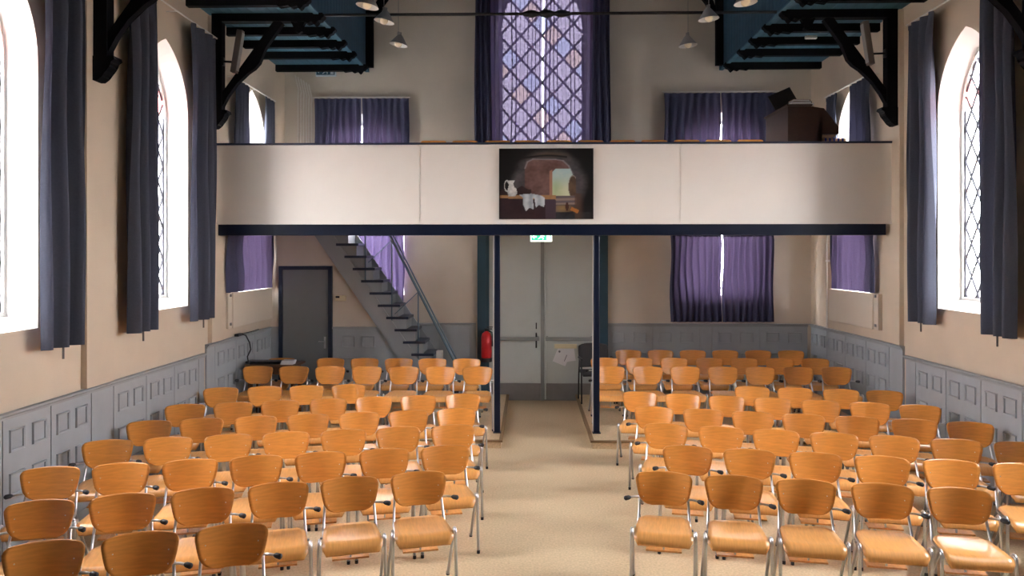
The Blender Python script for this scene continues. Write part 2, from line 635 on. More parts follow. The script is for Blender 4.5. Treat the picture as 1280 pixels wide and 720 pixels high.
# ------------------------------------------------------------------ ceiling
X_SL, X_SR = -2.60, 3.07     # inner edges of the side soffits
ZU = 6.75
ceil = MB()
ceil.box(XL - .32, X_SL, YF - .3, YB + .3, ZS + .03, ZS + .06)
ceil.box(X_SR, XR + .32, YF - .3, YB + .3, ZS + .03, ZS + .06)
ceil.box(X_SL - .05, X_SL - .03, YF - .3, YB + .3, ZS, ZU)
ceil.box(X_SR + .03, X_SR + .05, YF - .3, YB + .3, ZS, ZU)
for xa in (X_SL - .05, X_SR + .05):
    ceil.add([(xa, YF - .3, ZU), (xa, YB + .3, ZU), (CX, YB + .3, 9.2), (CX, YF - .3, 9.2)], [(0, 1, 2, 3)])
co = ceil.obj('ceiling', 'bluedark'); struct(co)
# soffit planks, running the length of the hall
for x0, x1 in ((XL, X_SL), (X_SR, XR)):
    n = 12
    w = (x1 - x0) / n
    me = MB().box(-w / 2 + .004, w / 2 - .004, -(YB - YF) / 2, (YB - YF) / 2, 0, .028).mesh('plank', 'bluewood')
    for i in range(n):
        inst(me, 'plank', co, (x0 + (i + .5) * w, (YB + YF) / 2, ZS))
# upright fascia boards at the inner edge
bw_ = 0.15
mf = MB().box(-.028, 0, -bw_ / 2 + .004, bw_ / 2 - .004, 0, ZU - ZS).mesh('fascia_board', 'bluedark')
for k in range(40):
    y = YB - bw_ * (k + .5)
    inst(mf, 'fascia_board', co, (X_SL, y, ZS))
    inst(mf, 'fascia_board', co, (X_SR + .028, y, ZS))
mt = MB().box(-.03, .03, -(YB - YF) / 2, (YB - YF) / 2, -.02, .0).mesh('edge_strip', 'bluewood')
inst(mt, 'edge_strip', co, (X_SL - .03, (YB + YF) / 2, ZS))
inst(mt, 'edge_strip', co, (X_SR + .03, (YB + YF) / 2, ZS))

# carved joists under the soffit
def joist_profile(L):
    # (x from wall, z below soffit): straight beam with carved nose
    return [(0, 0), (L - .02, 0), (L, -.02), (L, -.045), (L - .03, -.07), (L - .035, -.085), (L - .075, -.10), (L - .09, -.125),
            (L - .115, -.145), (L - .135, -.13), (L - .15, -.105), (L - .19, -.10), (L - .21, -.125), (L - .235, -.115), (L - .25, -.10), (L - .33, -.098),
            (L - .36, -.115), (L - .39, -.098), (0, -.098)]


def concave_prism(b, poly, a0, a1, fx):
    """extruded strip profile: triangulated by bmesh to stay valid"""
    bm = bmesh.new()
    vs = [bm.verts.new((fx(p), a0, q)) for p, q in poly]
    f = bm.faces.new(vs)
    r = bmesh.ops.triangulate(bm, faces=[f])
    bm.verts.index_update()
    tris = [tuple(v.index for v in t.verts) for t in bm.faces]
    n = len(poly)
    vv = [(fx(p), a0, q) for p, q in poly] + [(fx(p), a1, q) for p, q in poly]
    fs = tris + [tuple(i + n for i in reversed(t)) for t in tris] + [(i, i + n, (i + 1) % n + n, (i + 1) % n) for i in range(n)]
    bm.free()
    return b.add(vv, fs)


joL = concave_prism(MB(), joist_profile(1.45), 0, .085, lambda p: p).mesh('ceiling_joist', 'blackwood')
joR = concave_prism(MB(), joist_profile(1.50), 0, .085, lambda p: -p).mesh('ceiling_joist', 'blackwood')
ords = ['first', 'second', 'third', 'fourth', 'fifth', 'sixth', 'seventh', 'eighth', 'ninth', 'tenth', 'eleventh', 'twelfth']
JY = [11.88, 11.11, 10.52, 9.92, 8.75, 8.16, 7.57]
JN = [0, 1, 2, 3, 5, 6, 7]
for y, n in zip(JY, JN):
    for me, x, side in ((joL, XL, 'staircase'), (joR, XR, 'organ')):
        o = inst(me, 'ceiling_joist', None, (x, y, ZS - .001))
        tag(o, 'black carved ceiling joist, %s out from the gable wall, %s side' % (ords[n], side), 'joist', 'carved ceiling joists')

# hammer-beam brackets
def bracket(y, s, label):
    x = XL + .055 if s < 0 else XR - .055
    sg = 1 if s < 0 else -1
    root = empty('roof_bracket', (x, y, 3.95))
    tag(root, label, 'bracket', 'timber roof brackets')
    fx = lambda p: sg * p
    z0 = 3.95
    # post
    b = MB().box(min(0, fx(.125)), max(0, fx(.125)), 0, .12, 0.20, ZS - z0 - .002)
    b.obj('wall_post', 'blackwood', root)
    # moulded foot
    foot = [(0, .20), (.19, .20), (.20, .17), (.17, .15), (.165, .135), (.14, .12), (.15, .10), (.115, .07), (.11, .05), (.075, .03), (.08, .01), (.04, -.02), (0, -.02)]
    concave_prism(MB(), foot, -.01, .13, fx).obj('carved_foot', 'blackwood', root)
    # hammer beam with carved nose
    prof = [(p, q + ZS - z0 - .002) for p, q in joist_profile(1.40)]
    concave_prism(MB(), prof, 0, .12, fx).obj('hammer_beam', 'blackwood', root)
    # brace
    A = Vector((.06, .24)); B = Vector((.84, ZS - z0 - .09))
    d = (B - A).normalized(); nn = Vector((d.y, -d.x))
    up = [A + d * 0 - nn * .055, B - nn * .055]
    low = []
    L = (B - A).length
    for i in range(15):
        t = i / 14
        k = .055 + .055 * math.exp(-((t - .55) / .10) ** 2) - .03 * math.sin(math.pi * min(1, t / .45)) * (t < .45)
        low.append(A + d * (t * L) + nn * k)
    poly = [tuple(p) for p in up] + [tuple(p) for p in reversed(low)]
    concave_prism(MB(), poly, .02, .10, fx).obj('brace', 'blackwood', root)
    # drop pendant under the beam
    pend = [(.98, -.10), (1.16, -.10), (1.13, -.13), (1.10, -.14), (1.10, -.20), (1.12, -.22), (1.08, -.25), (1.04, -.22), (1.05, -.20), (1.05, -.14), (1.01, -.13)]
    concave_prism(MB(), [(p, q + ZS - z0) for p, q in pend], .03, .09, fx).obj('drop_pendant', 'blackwood', root)
    return root


bracket(9.34, -1, 'black timber roof bracket over the gallery front on the staircase side')
bracket(9.34, 1, 'black timber roof bracket over the gallery front on the organ side')
bracket(6.78, -1, 'black timber roof bracket between two arched windows, staircase side wall')
bracket(6.70, 1, 'black timber roof bracket between two arched windows, organ side wall')

# upright posts of the gable truss with curved braces
for x, sg, side in ((X_SL + .006, 1, 'staircase'), (X_SR - .006, -1, 'organ')):
    root = empty('gable_post', (x, YB - .30, ZS))
    tag(root, 'black upright roof post against the gable wall, %s side' % side, 'roof post', 'gable roof posts')
    fx = lambda p: sg * p
    MB().box(min(0, fx(.11)), max(0, fx(.11)), 0, .10, 0.002, ZU - ZS - .12).obj('post', 'blackwood', root)
    pts_o, pts_i = [], []
    for i in range(9):
        a = math.pi / 2 * i / 8
        pts_o.append((.10 + .9 * (1 - math.cos(a)), .75 + .75 * math.sin(a)))
        pts_i.append((.20 + .9 * (1 - math.cos(a)), .72 + .65 * math.sin(a)))
    concave_prism(MB(), pts_o + pts_i[::-1], .01, .09, fx).obj('curved_brace', 'blackwood', root)

# iron tie rod
ty, tz = 9.40, ZS - .015
rod = empty('tie_rod', (CX, ty, tz))
tag(rod, 'thin black iron tie rod with a turned centre boss spanning the hall', 'tie rod')
MB().tube([(X_SL + .03 - CX, 0, 0), (X_SR - .03 - CX, 0, 0)], .019, 8).obj('rod', 'iron', rod)
prof = []
for i in range(33):
    t = i / 32
    r = .022 + .03 * abs(math.sin(t * math.pi * 3)) * (0.6 + .4 * math.sin(t * math.pi))
    prof.append((r, (t - .5) * .58))
bo = MB().lathe(prof, n=12).obj('centre_boss', 'iron', rod, smooth=True)
bo.rotation_euler = (0, math.pi / 2, 0)

# ------------------------------------------------------------------ panelled wainscot
ring = MB()
a_, b_, t_ = .10, .085, .018
def ringmesh(hw, hh):
    b = MB()
    o = [(-hw, -hh), (hw, -hh), (hw, hh), (-hw, hh)]
    i_ = [(-hw + t_, -hh + t_), (hw - t_, -hh + t_), (hw - t_, hh - t_), (-hw + t_, hh - t_)]
    vs = [(p, 0, q) for p, q in o] + [(p * .96, -.016, q * .96) for p, q in o] + [(p, -.010, q) for p, q in i_] + [(p, 0, q) for p, q in i_]
    fs = []
    for k in range(4):
        j = (k + 1) % 4
        fs += [(k, j, j + 4, k + 4), (k + 4, j + 4, j + 8, k + 8), (k + 8, j + 8, j + 12, k + 12)]
    b.add(vs, fs)
    return b.mesh('moulding', 'panelpaint')


rings = {}
tn = [1]
panel_cache = {}


def wainscot(origin, rz, length, z0, ztop, layout, name_n):
    """origin: lower left seen from the room, runs along local +x, faces local -y. layout: (x0,x1,squares)"""
    root = empty('trim_%d' % name_n, (origin[0], origin[1], z0), rz)
    struct(root)
    h = ztop - z0
    MB().box(0, length, -.008, -.001, 0, h).obj('backing', 'panelcap', root)
    MB().prism([(-.03, 0), (-.001, 0), (-.001, .05), (-.055, .05), (-.055, .035), (-.035, .02)], 0, length, 'yz').obj('cap_rail', 'panelcap', root).location = (0, 0, h - .05)
    MB().box(0, length, -.034, -.001, 0, .09).obj('skirting', 'panelcap', root)
    for x0, x1, sq in layout:
        w = round(x1 - x0, 3)
        key = (w, round(h, 3))
        if key not in panel_cache:
            panel_cache[key] = MB().box(.006, w - .006, -.022, -.007, .09, h - .05).mesh('panel', 'panelpaint')
        p = inst(panel_cache[key], 'panel', root, (x0, 0, 0))
        if sq:
            hw = min(.105, w * .15)
            k2 = round(hw, 3)
            if k2 not in rings:
                rings[k2] = ringmesh(hw, .088)
            for cx in (w * .27, w * .73):
                for zc in (h - .225, h - .56, h - .89):
                    inst(rings[k2], 'moulding', p, (cx, -.022, zc))


def lay(n, x0, x1):
    w = (x1 - x0) / n
    return [(x0 + i * w, x0 + (i + 1) * w, True) for i in range(n)]


# left wall: runs along +Y, faces +X  -> rz = 90deg gives x->+y, -y -> +x
lmain = [(y0 - 1.5, y1 - 1.5, q) for y0, y1, q in
         [(1.5, 1.77, 0)] + lay(4, 1.77, 4.11) + [(4.11, 4.48, 0)] + lay(4, 4.48, 6.81) + [(6.81, 7.18, 0)] + lay(3, 7.18, 9.05) + [(9.05, DY - .012, 0)]]
wainscot((XL, 1.5), math.pi / 2, DY - .012 - 1.5, 0, 1.15, lmain, 1)
wainscot((XL, DY + .045), math.pi / 2, SY - DY - .05, DZ, 1.25, [(0, .25, 0)] + lay(3, .25, SY - DY - .05), 2)
# under-stair wall
ustx = X_at(415.8, SY)
# right wall: runs along -Y, faces -X -> rz=-90deg
RY0 = DY - .012
rmain = [(0, .24, 0)] + [(RY0 - y1, RY0 - y0, True) for y0, y1, _ in reversed(lay(3, 7.06, RY0 - .24))]
rmain += [(RY0 - 7.06, RY0 - 6.69, 0)] + [(RY0 - y1, RY0 - y0, True) for y0, y1, _ in reversed(lay(4, 4.35, 6.69))] + [(RY0 - 4.35, RY0 - 1.5, 0)]
wainscot((XR, RY0), -math.pi / 2, RY0 - 1.5, 0, 1.15, rmain, 3)
LR = YB - DY - .10
wainscot((XR, YB - .05), -math.pi / 2, LR, DZ, 1.25, lay(4, 0, LR - .35) + [(LR - .35, LR, 0)], 4)
# back wall, organ side and staircase side
DOOR_L, DOOR_R = X_at(595, YB), X_at(755.5, YB)
lb = XR - .06 - DOOR_R
wainscot((DOOR_R, YB), 0, lb, DZ, 1.25, lay(2, .02, lb * .47) + [(lb * .47, lb * .53, 0)] + lay(2, lb * .53, lb), 5)
wainscot((-1.9, YB), 0, DOOR_L + 1.9, DZ, 1.25, [(0, .45, 0), (.45, .95, 0), (.95, DOOR_L + 1.9, 0)], 6)

# ------------------------------------------------------------------ double entrance door
DY_ = YB - .001
dr = struct(empty('door_1', (CX, DY_, 0)))
dcx = X_at(678, YB)
dr.location.x = dcx
hwd = 0.86
def arch_pts(hw, zside, rise, n=16):
    return [(-hw + 2 * hw * i / n, zside + rise * (1 - ((2 * i / n) - 1) ** 2)) for i in range(n + 1)]
zs_, rise = 2.66, 0.14
for s in (-1, 1):
    ap = [p for p in arch_pts(hwd, zs_, rise) if (p[0] * s) >= -1e-6]
    if s < 0:
        poly = [(-hwd, .285)] + ap + [(-.03, .285)]
        poly = [(-hwd, .285), (-.03, .285)] + [(min(p[0], -.03), p[1]) for p in reversed(ap)]
    else:
        poly = [(.03, .285), (hwd, .285)] + [(max(p[0], .03), p[1]) for p in reversed(ap)]
    leaf = MB().prism(poly, -.055, -.005).obj('door_leaf', 'doorgrey', dr)
    x0, x1 = (-hwd, -.03) if s < 0 else (.03, hwd)
    MB().box(x0, x1, -.050, -.004, .004, .28).obj('kick_plate', 'kick', dr)
    # push bar
    b = MB().box(min(s * .05, s * .82), max(s * .05, s * .82), -.125, -.085, .975, 1.035)
    b.box(min(s * .06, s * .09), max(s * .06, s * .09), -.09, -.055, .97, 1.05)
    b.box(min(s * .78, s * .82), max(s * .78, s * .82), -.09, -.055, .97, 1.05)
    MB.obj(b, 'push_bar', 'bargrey', leaf, bevel=.006)
MB().box(-.028, .028, -.07, -.004, .004, zs_ + rise - .01).obj('meeting_stile', 'bargrey', dr)
MB().tube([(.045, -.09, .03), (.045, -.09, 2.45)], .012, 8).obj('bolt_rod', 'doorgrey', dr)
h = MB().tube([(-.10, -.055, 1.09), (-.10, -.10, 1.08), (-.10, -.11, .98), (-.10, -.09, .86)], .013, 8).tube([(-.10, -.055, 1.16), (-.10, -.075, 1.26)], .01, 6)
h.obj('door_handle', 'iron', dr)
# teal surround
jw = .19
b = MB()
for s in (-1, 1):
    x0, x1 = sorted((s * hwd, s * (hwd + jw)))
    b2 = MB().box(x0, x1, -.10, -.002, .002 + (DZ if True else 0), zs_ + .02)
    b2.box(x0 + .05, x1 - .05, -.125, -.10, DZ + .002, zs_ + .02)
    b2.obj('door_jamb', 'teal', dr)
lo = arch_pts(hwd, zs_, rise)
hi = arch_pts(hwd + jw, zs_ + .02, rise + .17)
b = MB()
n = len(lo)
vs = [(p, -.10, q) for p, q in lo] + [(p, -.10, q) for p, q in hi] + [(p, -.002, q) for p, q in lo] + [(p, -.002, q) for p, q in hi]
fs = []
for i in range(n - 1):
    fs += [(i, i + 1, n + i + 1, n + i), (i, i + 1, 2 * n + i + 1, 2 * n + i), (n + i, n + i + 1, 3 * n + i + 1, 3 * n + i)]
b.add(vs, fs).obj('arched_head', 'teal', dr)

# paper notices taped to the door
pc = empty('paper_notice', (X_at(708, 12.2), 12.27, 0.72))
tag(pc, 'two white sheets hanging from a cream tape holder on the entrance door', 'notice')
MB().box(-.19, .17, -.03, -.005, .13, .20).obj('holder_strip', 'cream', pc)
s1 = MB().box(-.12, .10, -.022, -.02, -.13, .12).obj('sheet', 'paper', pc); s1.rotation_euler = (0, math.radians(22), 0); s1.location = (-.06, 0, 0)
MB().box(-.09, -.06, -.024, -.0221, .04, .07).obj('printed_mark', 'ink', s1)
MB().box(.05, .06, -.024, -.0221, -.06, .05).obj('printed_mark', 'ink', s1)
s2 = MB().box(-.09, .09, -.016, -.013, -.10, .12).obj('sheet', 'paper', pc); s2.rotation_euler = (0, math.radians(-8), 0); s2.location = (.05, 0, .02)

# ------------------------------------------------------------------ stair with cupboard below
st = empty('staircase', (0, SY, DZ))
tag(st, 'steep grey stair with navy treads and a steel blue handrail up to the gallery', 'staircase')
RISE, RUN = .187, .187 / 1.456
def edge_x(z):   # world x of stringer upper edge at world z
    return -1.694 - (z - .76) / 1.456
zt = GZ
T = lambda x, z: (x, z - DZ)
poly = [T(edge_x(DZ), DZ + .002), T(edge_x(zt) , zt), T(edge_x(zt) - .29, zt), T(edge_x(DZ) - .29, DZ + .002)]
MB().prism(poly, -.045, 0).obj('front_stringer', 'stair', st)
poly2 = [T(edge_x(DZ) + .26, DZ + .002), T(edge_x(zt) + .26, zt), T(edge_x(zt) - .42, zt), T(edge_x(DZ) - .42, DZ + .002)]
MB().prism(poly2, .50, .54).obj('rear_stringer', 'stair', st)
tm = MB().box(-.34, 0, -.05, .50, -.038, 0).mesh('tread', 'navyframe')
sm_p = MB().box(-.33, 0, -.002, .012, -RISE, -.039).mesh('side_panel', 'stair')
rm = MB().box(-.012, 0, -.0, .50, -RISE, -.038).mesh('riser', 'stair')
for n in range(1, 15):
    z = DZ + n * RISE
    xn = edge_x(z) + .30
    if xn - .34 < edge_x(zt) - .3:
        pass
    inst(tm, 'tread', st, (xn, 0, z - DZ))
    inst(rm, 'riser', st, (xn - .035, 0, z - DZ))
    inst(sm_p, 'side_panel', st, (xn - .036, 0, z - DZ))
# filler under treads, between tread ends and the stringer
# handrail and balusters on the front side
rail0, rail1 = Vector((X_at(570, SY), Z_at(570, 455, SY))), Vector((edge_x(GZ) + .52, GZ + .76))
def rp(t, off=0):
    p = rail0 + (rail1 - rail0) * t
    return (p.x + off, -.02, p.y - DZ)
MB().tube([rp(0), rp(1)], .021, 8).obj('handrail', 'railblue', st)
MB().tube([rp(0, .05), rp(1, .05)], .012, 8).obj('handrail', 'railblue', st)
for u, v in ((523, 386), (490, 336), (457, 295)):
    x = X_at(u, SY)
    ztop = rail0.y + (x - rail0.x) / (rail1.x - rail0.x) * (rail1.y - rail0.y)
    zb = .76 + (-1.694 - x) * 1.456
    MB().tube([(x, -.02, zb - .02 - DZ), (x, -.02, ztop - DZ)], .011, 8).obj('baluster', 'railblue', st)
    MB().tube([(x, -.02, ztop - .02 - DZ), (x - .36, -.02, ztop - .36 - DZ)], .007, 6).obj('tie_bar', 'railblue', st)
nx = X_at(550, 11.75)
MB().box(nx - .05, nx + .05, .05, .13, 0, .78).obj('newel', 'white', st, bevel=.01)

# cupboard wall under the stair (closing panel)
zc = GZ - .105
pts = [(XL + .004, DZ + .002), (edge_x(DZ) - .285, DZ + .002), (edge_x(zc) - .285, zc), (XL + .004, zc)]
o = MB().prism(pts, SY + .004, SY + .05).obj('wall_understair', 'plaster_back'); struct(o)
XD0, XD1 = X_at(349.5, SY), X_at(415.8, SY)
ed = edge_x(DZ) - .29
root = struct(empty('trim_7', (XD1 + .005, SY, DZ)))
xa = XD1 + .005
ztw = 1.25
pol = [(0, 0.002), (edge_x(DZ) - .29 - xa, .002), (edge_x(ztw) - .29 - xa, ztw - DZ), (0, ztw - DZ)]
MB().prism(pol, -.014, 0).obj('backing', 'panelpaint', root)
MB().box(0, edge_x(ztw) - .30 - xa, -.05, 0, ztw - DZ - .03, ztw - DZ).obj('cap_rail', 'panelcap', root)
rr = ringmesh(.10, .088)
for cx in (X_at(436, SY) - xa, X_at(461, SY) - xa):
    for zz in (h_ for h_ in (.925, .59)):
        inst(rr, 'moulding', root, (cx, -.014, zz))
MB().box(XL + .004 - xa, XD0 - .005 - xa, -.02, 0, .002, ztw - DZ).obj('backing', 'panelpaint', root)
# cupboard door
d2 = struct(empty('door_2', ((XD0 + XD1) / 2, SY, DZ)))
hw2 = (XD1 - XD0) / 2
zt2 = Z_at(380, 332.5, SY) - DZ
MB().box(-hw2 + .06, hw2 - .06, -.03, .0, .003, zt2 - .06).obj('door_leaf', 'closetdoor', d2)
for x0, x1, z0, z1 in ((-hw2, -hw2 + .058, .002, zt2), (hw2 - .058, hw2, .002, zt2), (-hw2 + .058, hw2 - .058, zt2 - .058, zt2)):
    MB().box(x0, x1, -.05, .003, z0, z1).obj('door_frame', 'navyframe', d2)
hh = MB().box(hw2 - .125, hw2 - .095, -.036, -.03, .82, 1.0).tube([(hw2 - .11, -.035, .93), (hw2 - .11, -.075, .93), (hw2 - .20, -.08, .93)], .008, 6)
hh.obj('door_handle', 'steel', d2)
# thermostat
t = empty('thermostat', (X_at(426, SY), SY - .0, Z_at(426, 376, SY)))
tag(t, 'small cream thermostat box on the wall beside the cupboard door', 'thermostat')
MB().box(-.085, .085, -.04, .003, 0, .085).obj('housing', 'cream', t, bevel=.006)
MB().box(-.07, -.01, -.043, -.039, .045, .075).obj('display', 'blackbook', t)

# ------------------------------------------------------------------ gallery
ga = empty('gallery', (CX, BY, 2.58))
tag(ga, 'cream panelled gallery front with dark rail and navy beam across the hall', 'gallery')
def G(x0, x1, y0, y1, z0, z1):
    return (x0 - CX, x1 - CX, y0 - BY, y1 - BY, z0 - 2.58, z1 - 2.58)
ztop, zbot = Z_at(661, 180.5, BY), Z_at(661, 279, BY)
s1x, s2x = X_at(523, BY), X_at(852, BY)
xg0, xg1 = XL + .012, XR - .012
for x0, x1 in ((xg0, s1x), (s1x, s2x), (s2x, xg1)):
    MB().box(*G(x0 + .004, x1 - .004, BY, BY + .02, zbot, ztop)).obj('front_panel', 'balcony', ga)
for x in (s1x, s2x):
    MB().box(*G(x - .014, x + .014, BY - .008, BY - .001, zbot + .0, ztop - .02)).obj('joint_strip', 'balcony', ga)
MB().box(*G(xg0, xg1, BY + .02, BY + .08, zbot - .0, ztop)).obj('backing', 'white', ga)
MB().box(*G(xg0, xg1, BY - .02, BY + .12, ztop, ztop + .025)).obj('top_rail', 'navyframe', ga)
MB().box(*G(xg0 , xg1 , BY - .012, BY + .0, zbot - .012, zbot + .012)).obj('bottom_bead', 'balcony', ga)
bx0, bx1 = X_at(273, BY + .02), X_at(1107, BY + .02)
MB().box(*G(bx0, bx1, BY + .015, BY + .17, Z_at(661, 294, BY + .015), zbot - .013)).obj('edge_beam', 'navy', ga)
MB().box(*G(xg0, xg1, BY + .171, SY - .06, GZ - .10, GZ)).obj('floor_deck', 'balcony', ga)
MB().box(*G(-1.35, xg1, SY - .06, YB - .004, GZ - .10, GZ)).obj('floor_deck', 'balcony', ga)
# raised step for the chairs at the back of the gallery
stp = box_obj('gallery_step', 'tablewood', -1.34, X_at(955, 11.9) + .3, 11.35, YB - .01, GZ + .001, 3.388, None)
tag(stp, 'dark wooden step raising the chairs at the back of the gallery', 'step')

# slim round posts under the gallery
def post(u, label):
    r = empty('support_post', (X_at(u, 9.64), 9.64, DZ))
    tag(r, label, 'post', 'navy posts under the gallery')
    z1 = Z_at(661, 294, BY + .015) - DZ - .001
    MB().box(-.038, .038, -.038, .038, .001, z1).obj('shaft', 'navy', r, bevel=.012)
    MB().box(-.052, -.040, -.006, .006, .02, z1).obj('conduit', 'white', r)
    MB().box(-.05, .05, -.05, .05, .001, .012).obj('base_plate', 'navy', r)
post(621.5, 'navy square post holding the gallery, staircase side of the aisle')
post(745.5, 'navy square post holding the gallery, organ side of the aisle')

# ------------------------------------------------------------------ painting on the gallery front
def sm(e0, e1, x):
    t = max(0.0, min(1.0, (x - e0) / (e1 - e0)))
    return t * t * (3 - 2 * t)
def mixc(a, b, t):
    return tuple(a[i] + (b[i] - a[i]) * t for i in range(3))
def inpoly(p, poly):
    r = False
    n = len(poly)
    for i in range(n):
        (x1, y1), (x2, y2) = poly[i], poly[(i + 1) % n]
        if (y1 > p[1]) != (y2 > p[1]) and p[0] < (x2 - x1) * (p[1] - y1) / (y2 - y1) + x1:
            r = not r
    return r
from mathutils import noise as mnoise
def S(c):
    return tuple((x / 255.0) ** 2.2 for x in c)
def paint(x, y):
    """x right 0..1, y down 0..1"""
    nz = mnoise.noise((x * 9, y * 9, 1.3)) * .5 + mnoise.noise((x * 28, y * 28, 4.1)) * .3
    c = S((8, 6, 8))
    # rock ring
    ex, ey = (x - .53) / .43, (y - .50) / .52
    d = math.hypot(ex, ey)
    rock = mixc(S((62, 60, 66)), S((104, 96, 96)), max(0, min(1, .5 + nz)))
    c = mixc(c, rock, (1 - sm(.78, 1.02 + .06 * nz, d)) * .85)
    if .04 < y < .14:
        c = mixc(c, S((98, 80, 66)), sm(.04, .08, y) * (1 - sm(.10, .14, y)) * sm(.32, .5, x) * (1 - sm(.6, .8, x)) * .8)
    yl = .118 + .018 * math.sin(x * 9)
    if .22 < x < .72:
        c = mixc(c, S((10, 8, 8)), (1 - sm(.006, .02, abs(y - yl))))
    # chamber through the arch
    arch = [(.275, .66), (.275, .28), (.30, .19), (.36, .15), (.6, .155), (.68, .175), (.74, .25), (.78, .36), (.80, .5), (.80, .70), (.275, .70)]
    if inpoly((x, y), arch):
        ch = mixc(S((92, 62, 58)), S((138, 108, 100)), max(0, min(1, .45 + nz + .5 * (x - .45) - .3 * (y - .3))))
        c = mixc(c, ch, .95)
    for (ax, ay), (bx, by) in zip(arch[1:7], arch[2:8]):
        t = max(0, min(1, ((x - ax) * (bx - ax) + (y - ay) * (by - ay)) / ((bx - ax) ** 2 + (by - ay) ** 2)))
        dd = math.hypot(x - ax - t * (bx - ax), y - ay - t * (by - ay))
        c = mixc(c, S((150, 146, 150)), (1 - sm(.003, .014, dd)) * .7)
    # bright doorway
    dw = [(.565, .67), (.565, .33), (.60, .29), (.755, .285), (.79, .40), (.79, .67)]
    if inpoly((x, y), [(.535, .67), (.535, .32), (.565, .30), (.565, .67)]):
        c = mixc(c, S((176, 128, 104)), .8)
    if inpoly((x, y), dw):
        sky = mixc(S((176, 205, 205)), S((214, 218, 178)), sm(.34, .62, y))
        sky = mixc(sky, S((140, 176, 120)), max(0, .55 - abs(x - .60) * 5) * sm(.38, .55, y))
        c = mixc(sky, S((230, 226, 200)), max(0, nz) * .5)
    # rolled stone
    ed = math.hypot((x - .785) / .045, (y - .545) / .15)
    if ed < 1.12 and x < .815:
        c = mixc(S((70, 50, 40)), S((120, 96, 72)), max(0, min(1, .4 + nz))) if ed < 1 else S((150, 142, 130))
    # steps and ledge
    if .55 < x < .82 and .67 < y < .80:
        c = mixc(S((92, 84, 92)), S((150, 132, 120)), .5 + .5 * math.sin(y * 95 + x * 3))
    if .60 < x < .86 and .80 < y < .92:
        c = mixc(c, S((150, 120, 74)), max(0, 1 - math.hypot((x - .67) / .14, (y - .85) / .09)))
    if y > .90 and x > .6:
        c = mixc(S((22, 22, 26)), S((66, 66, 68)), max(0, min(1, .3 + nz)))
    # right rock below the stone
    if x > .80 and y > .64 and x < .92:
        c = mixc(c, S((86, 62, 50)), (1 - sm(.84, .92, x)) * .8)
    # table
    if x < .605 and y > .70 - .0:
        edge = .705 + .02 * (x / .6)
        if y > edge:
            c = mixc(S((44, 26, 30)), S((64, 40, 44)), max(0, min(1, .4 + nz + .5 * (x - .4))))
            if x > .49:
                c = mixc(c, S((86, 70, 84)), .6)
    if x < .605 and .66 < y <= .705 + .02 * (x / .6):
        c = mixc(S((150, 104, 66)), S((184, 140, 92)), max(0, min(1, .5 + nz)))
    if x < .34 and .575 < y < .66:
        c = mixc(c, S((52, 30, 30)), .95)
    # arm of dark cloth behind the table
    if inpoly((x, y), [(.17, .58), (.24, .53), (.34, .60), (.34, .645), (.17, .66)]):
        c = S((46, 26, 26))
    # white cloth
    if inpoly((x, y), [(.21, .655), (.34, .64), (.44, .665), (.485, .70), (.48, .835), (.42, .80), (.39, .84), (.375, .71), (.36, .70), (.365, .865), (.32, .84), (.285, .89), (.255, .80), (.255, .70)]):
        c = mixc(S((150, 160, 166)), S((205, 212, 216)), max(0, min(1, .5 + nz + .4 * math.sin(x * 70))))
    # jug
    jug = [(.075, .455), (.165, .455), (.15, .50), (.16, .55), (.185, .57), (.19, .64), (.17, .68), (.10, .68), (.085, .62), (.095, .55), (.105, .51)]
    if inpoly((x, y), jug):
        c = mixc(S((126, 126, 122)), S((226, 226, 220)), max(0, min(1, .5 + nz * 1.6)))
    if .0105 < abs(math.hypot((x - .082) / .028, (y - .53) / .075) - 1) * .03 < .0 or abs(math.hypot((x - .082) / .026, (y - .53) / .075) - 1) < .14 and x < .095:
        c = S((205, 205, 200))
    # small flask and book
    if math.hypot((x - .722) / .018, (y - .825) / .06) < 1:
        c = S((70, 36, 26))
    if inpoly((x, y), [(.77, .83), (.85, .875), (.835, .925), (.755, .875)]):
        c = S((176, 112, 50))
    # dark edges
    e = min(x, 1 - x) / .05
    c = mixc(S((5, 4, 5)), c, sm(.0, 1.0, e + (.3 if x < .5 and y > .6 else 0)))
    if y < .03:
        c = mixc(S((5, 4, 5)), c, y / .03)
    return c


px0, px1 = X_at(624, BY), X_at(741.5, BY)
pz0, pz1 = Z_at(661, 274, BY), Z_at(661, 186, BY)
pa = empty('painting', ((px0 + px1) / 2, BY - .003, pz0))
tag(pa, 'painting of a rock chamber with jug, white cloth and bright doorway on gallery front', 'painting')
pw, ph = px1 - px0, pz1 - pz0
MB().box(-pw / 2, pw / 2, -.03, -.001, 0, ph).obj('canvas_edge', 'blackbook', pa)
NX, NY = 160, 120
g = MB().grid(lambda a, b: ((a - .5) * (pw - .004), -.0305, b * (ph - .004) + .002), NX, NY)
me = bpy.data.meshes.new('painted_face')
me.from_pydata(g.v, [], g.f)
ca = me.color_attributes.new('paint', 'FLOAT_COLOR', 'POINT')
for j in range(NY + 1):
    for i in range(NX + 1):
        c = tuple(.72 * q_ for q_ in paint(i / NX, 1 - j / NY))
        ca.data[j * (NX + 1) + i].color = (c[0], c[1], c[2], 1)
me.materials.append(M['painting'])
po = bpy.data.objects.new('painted_face', me); COL.objects.link(po); po.parent = pa

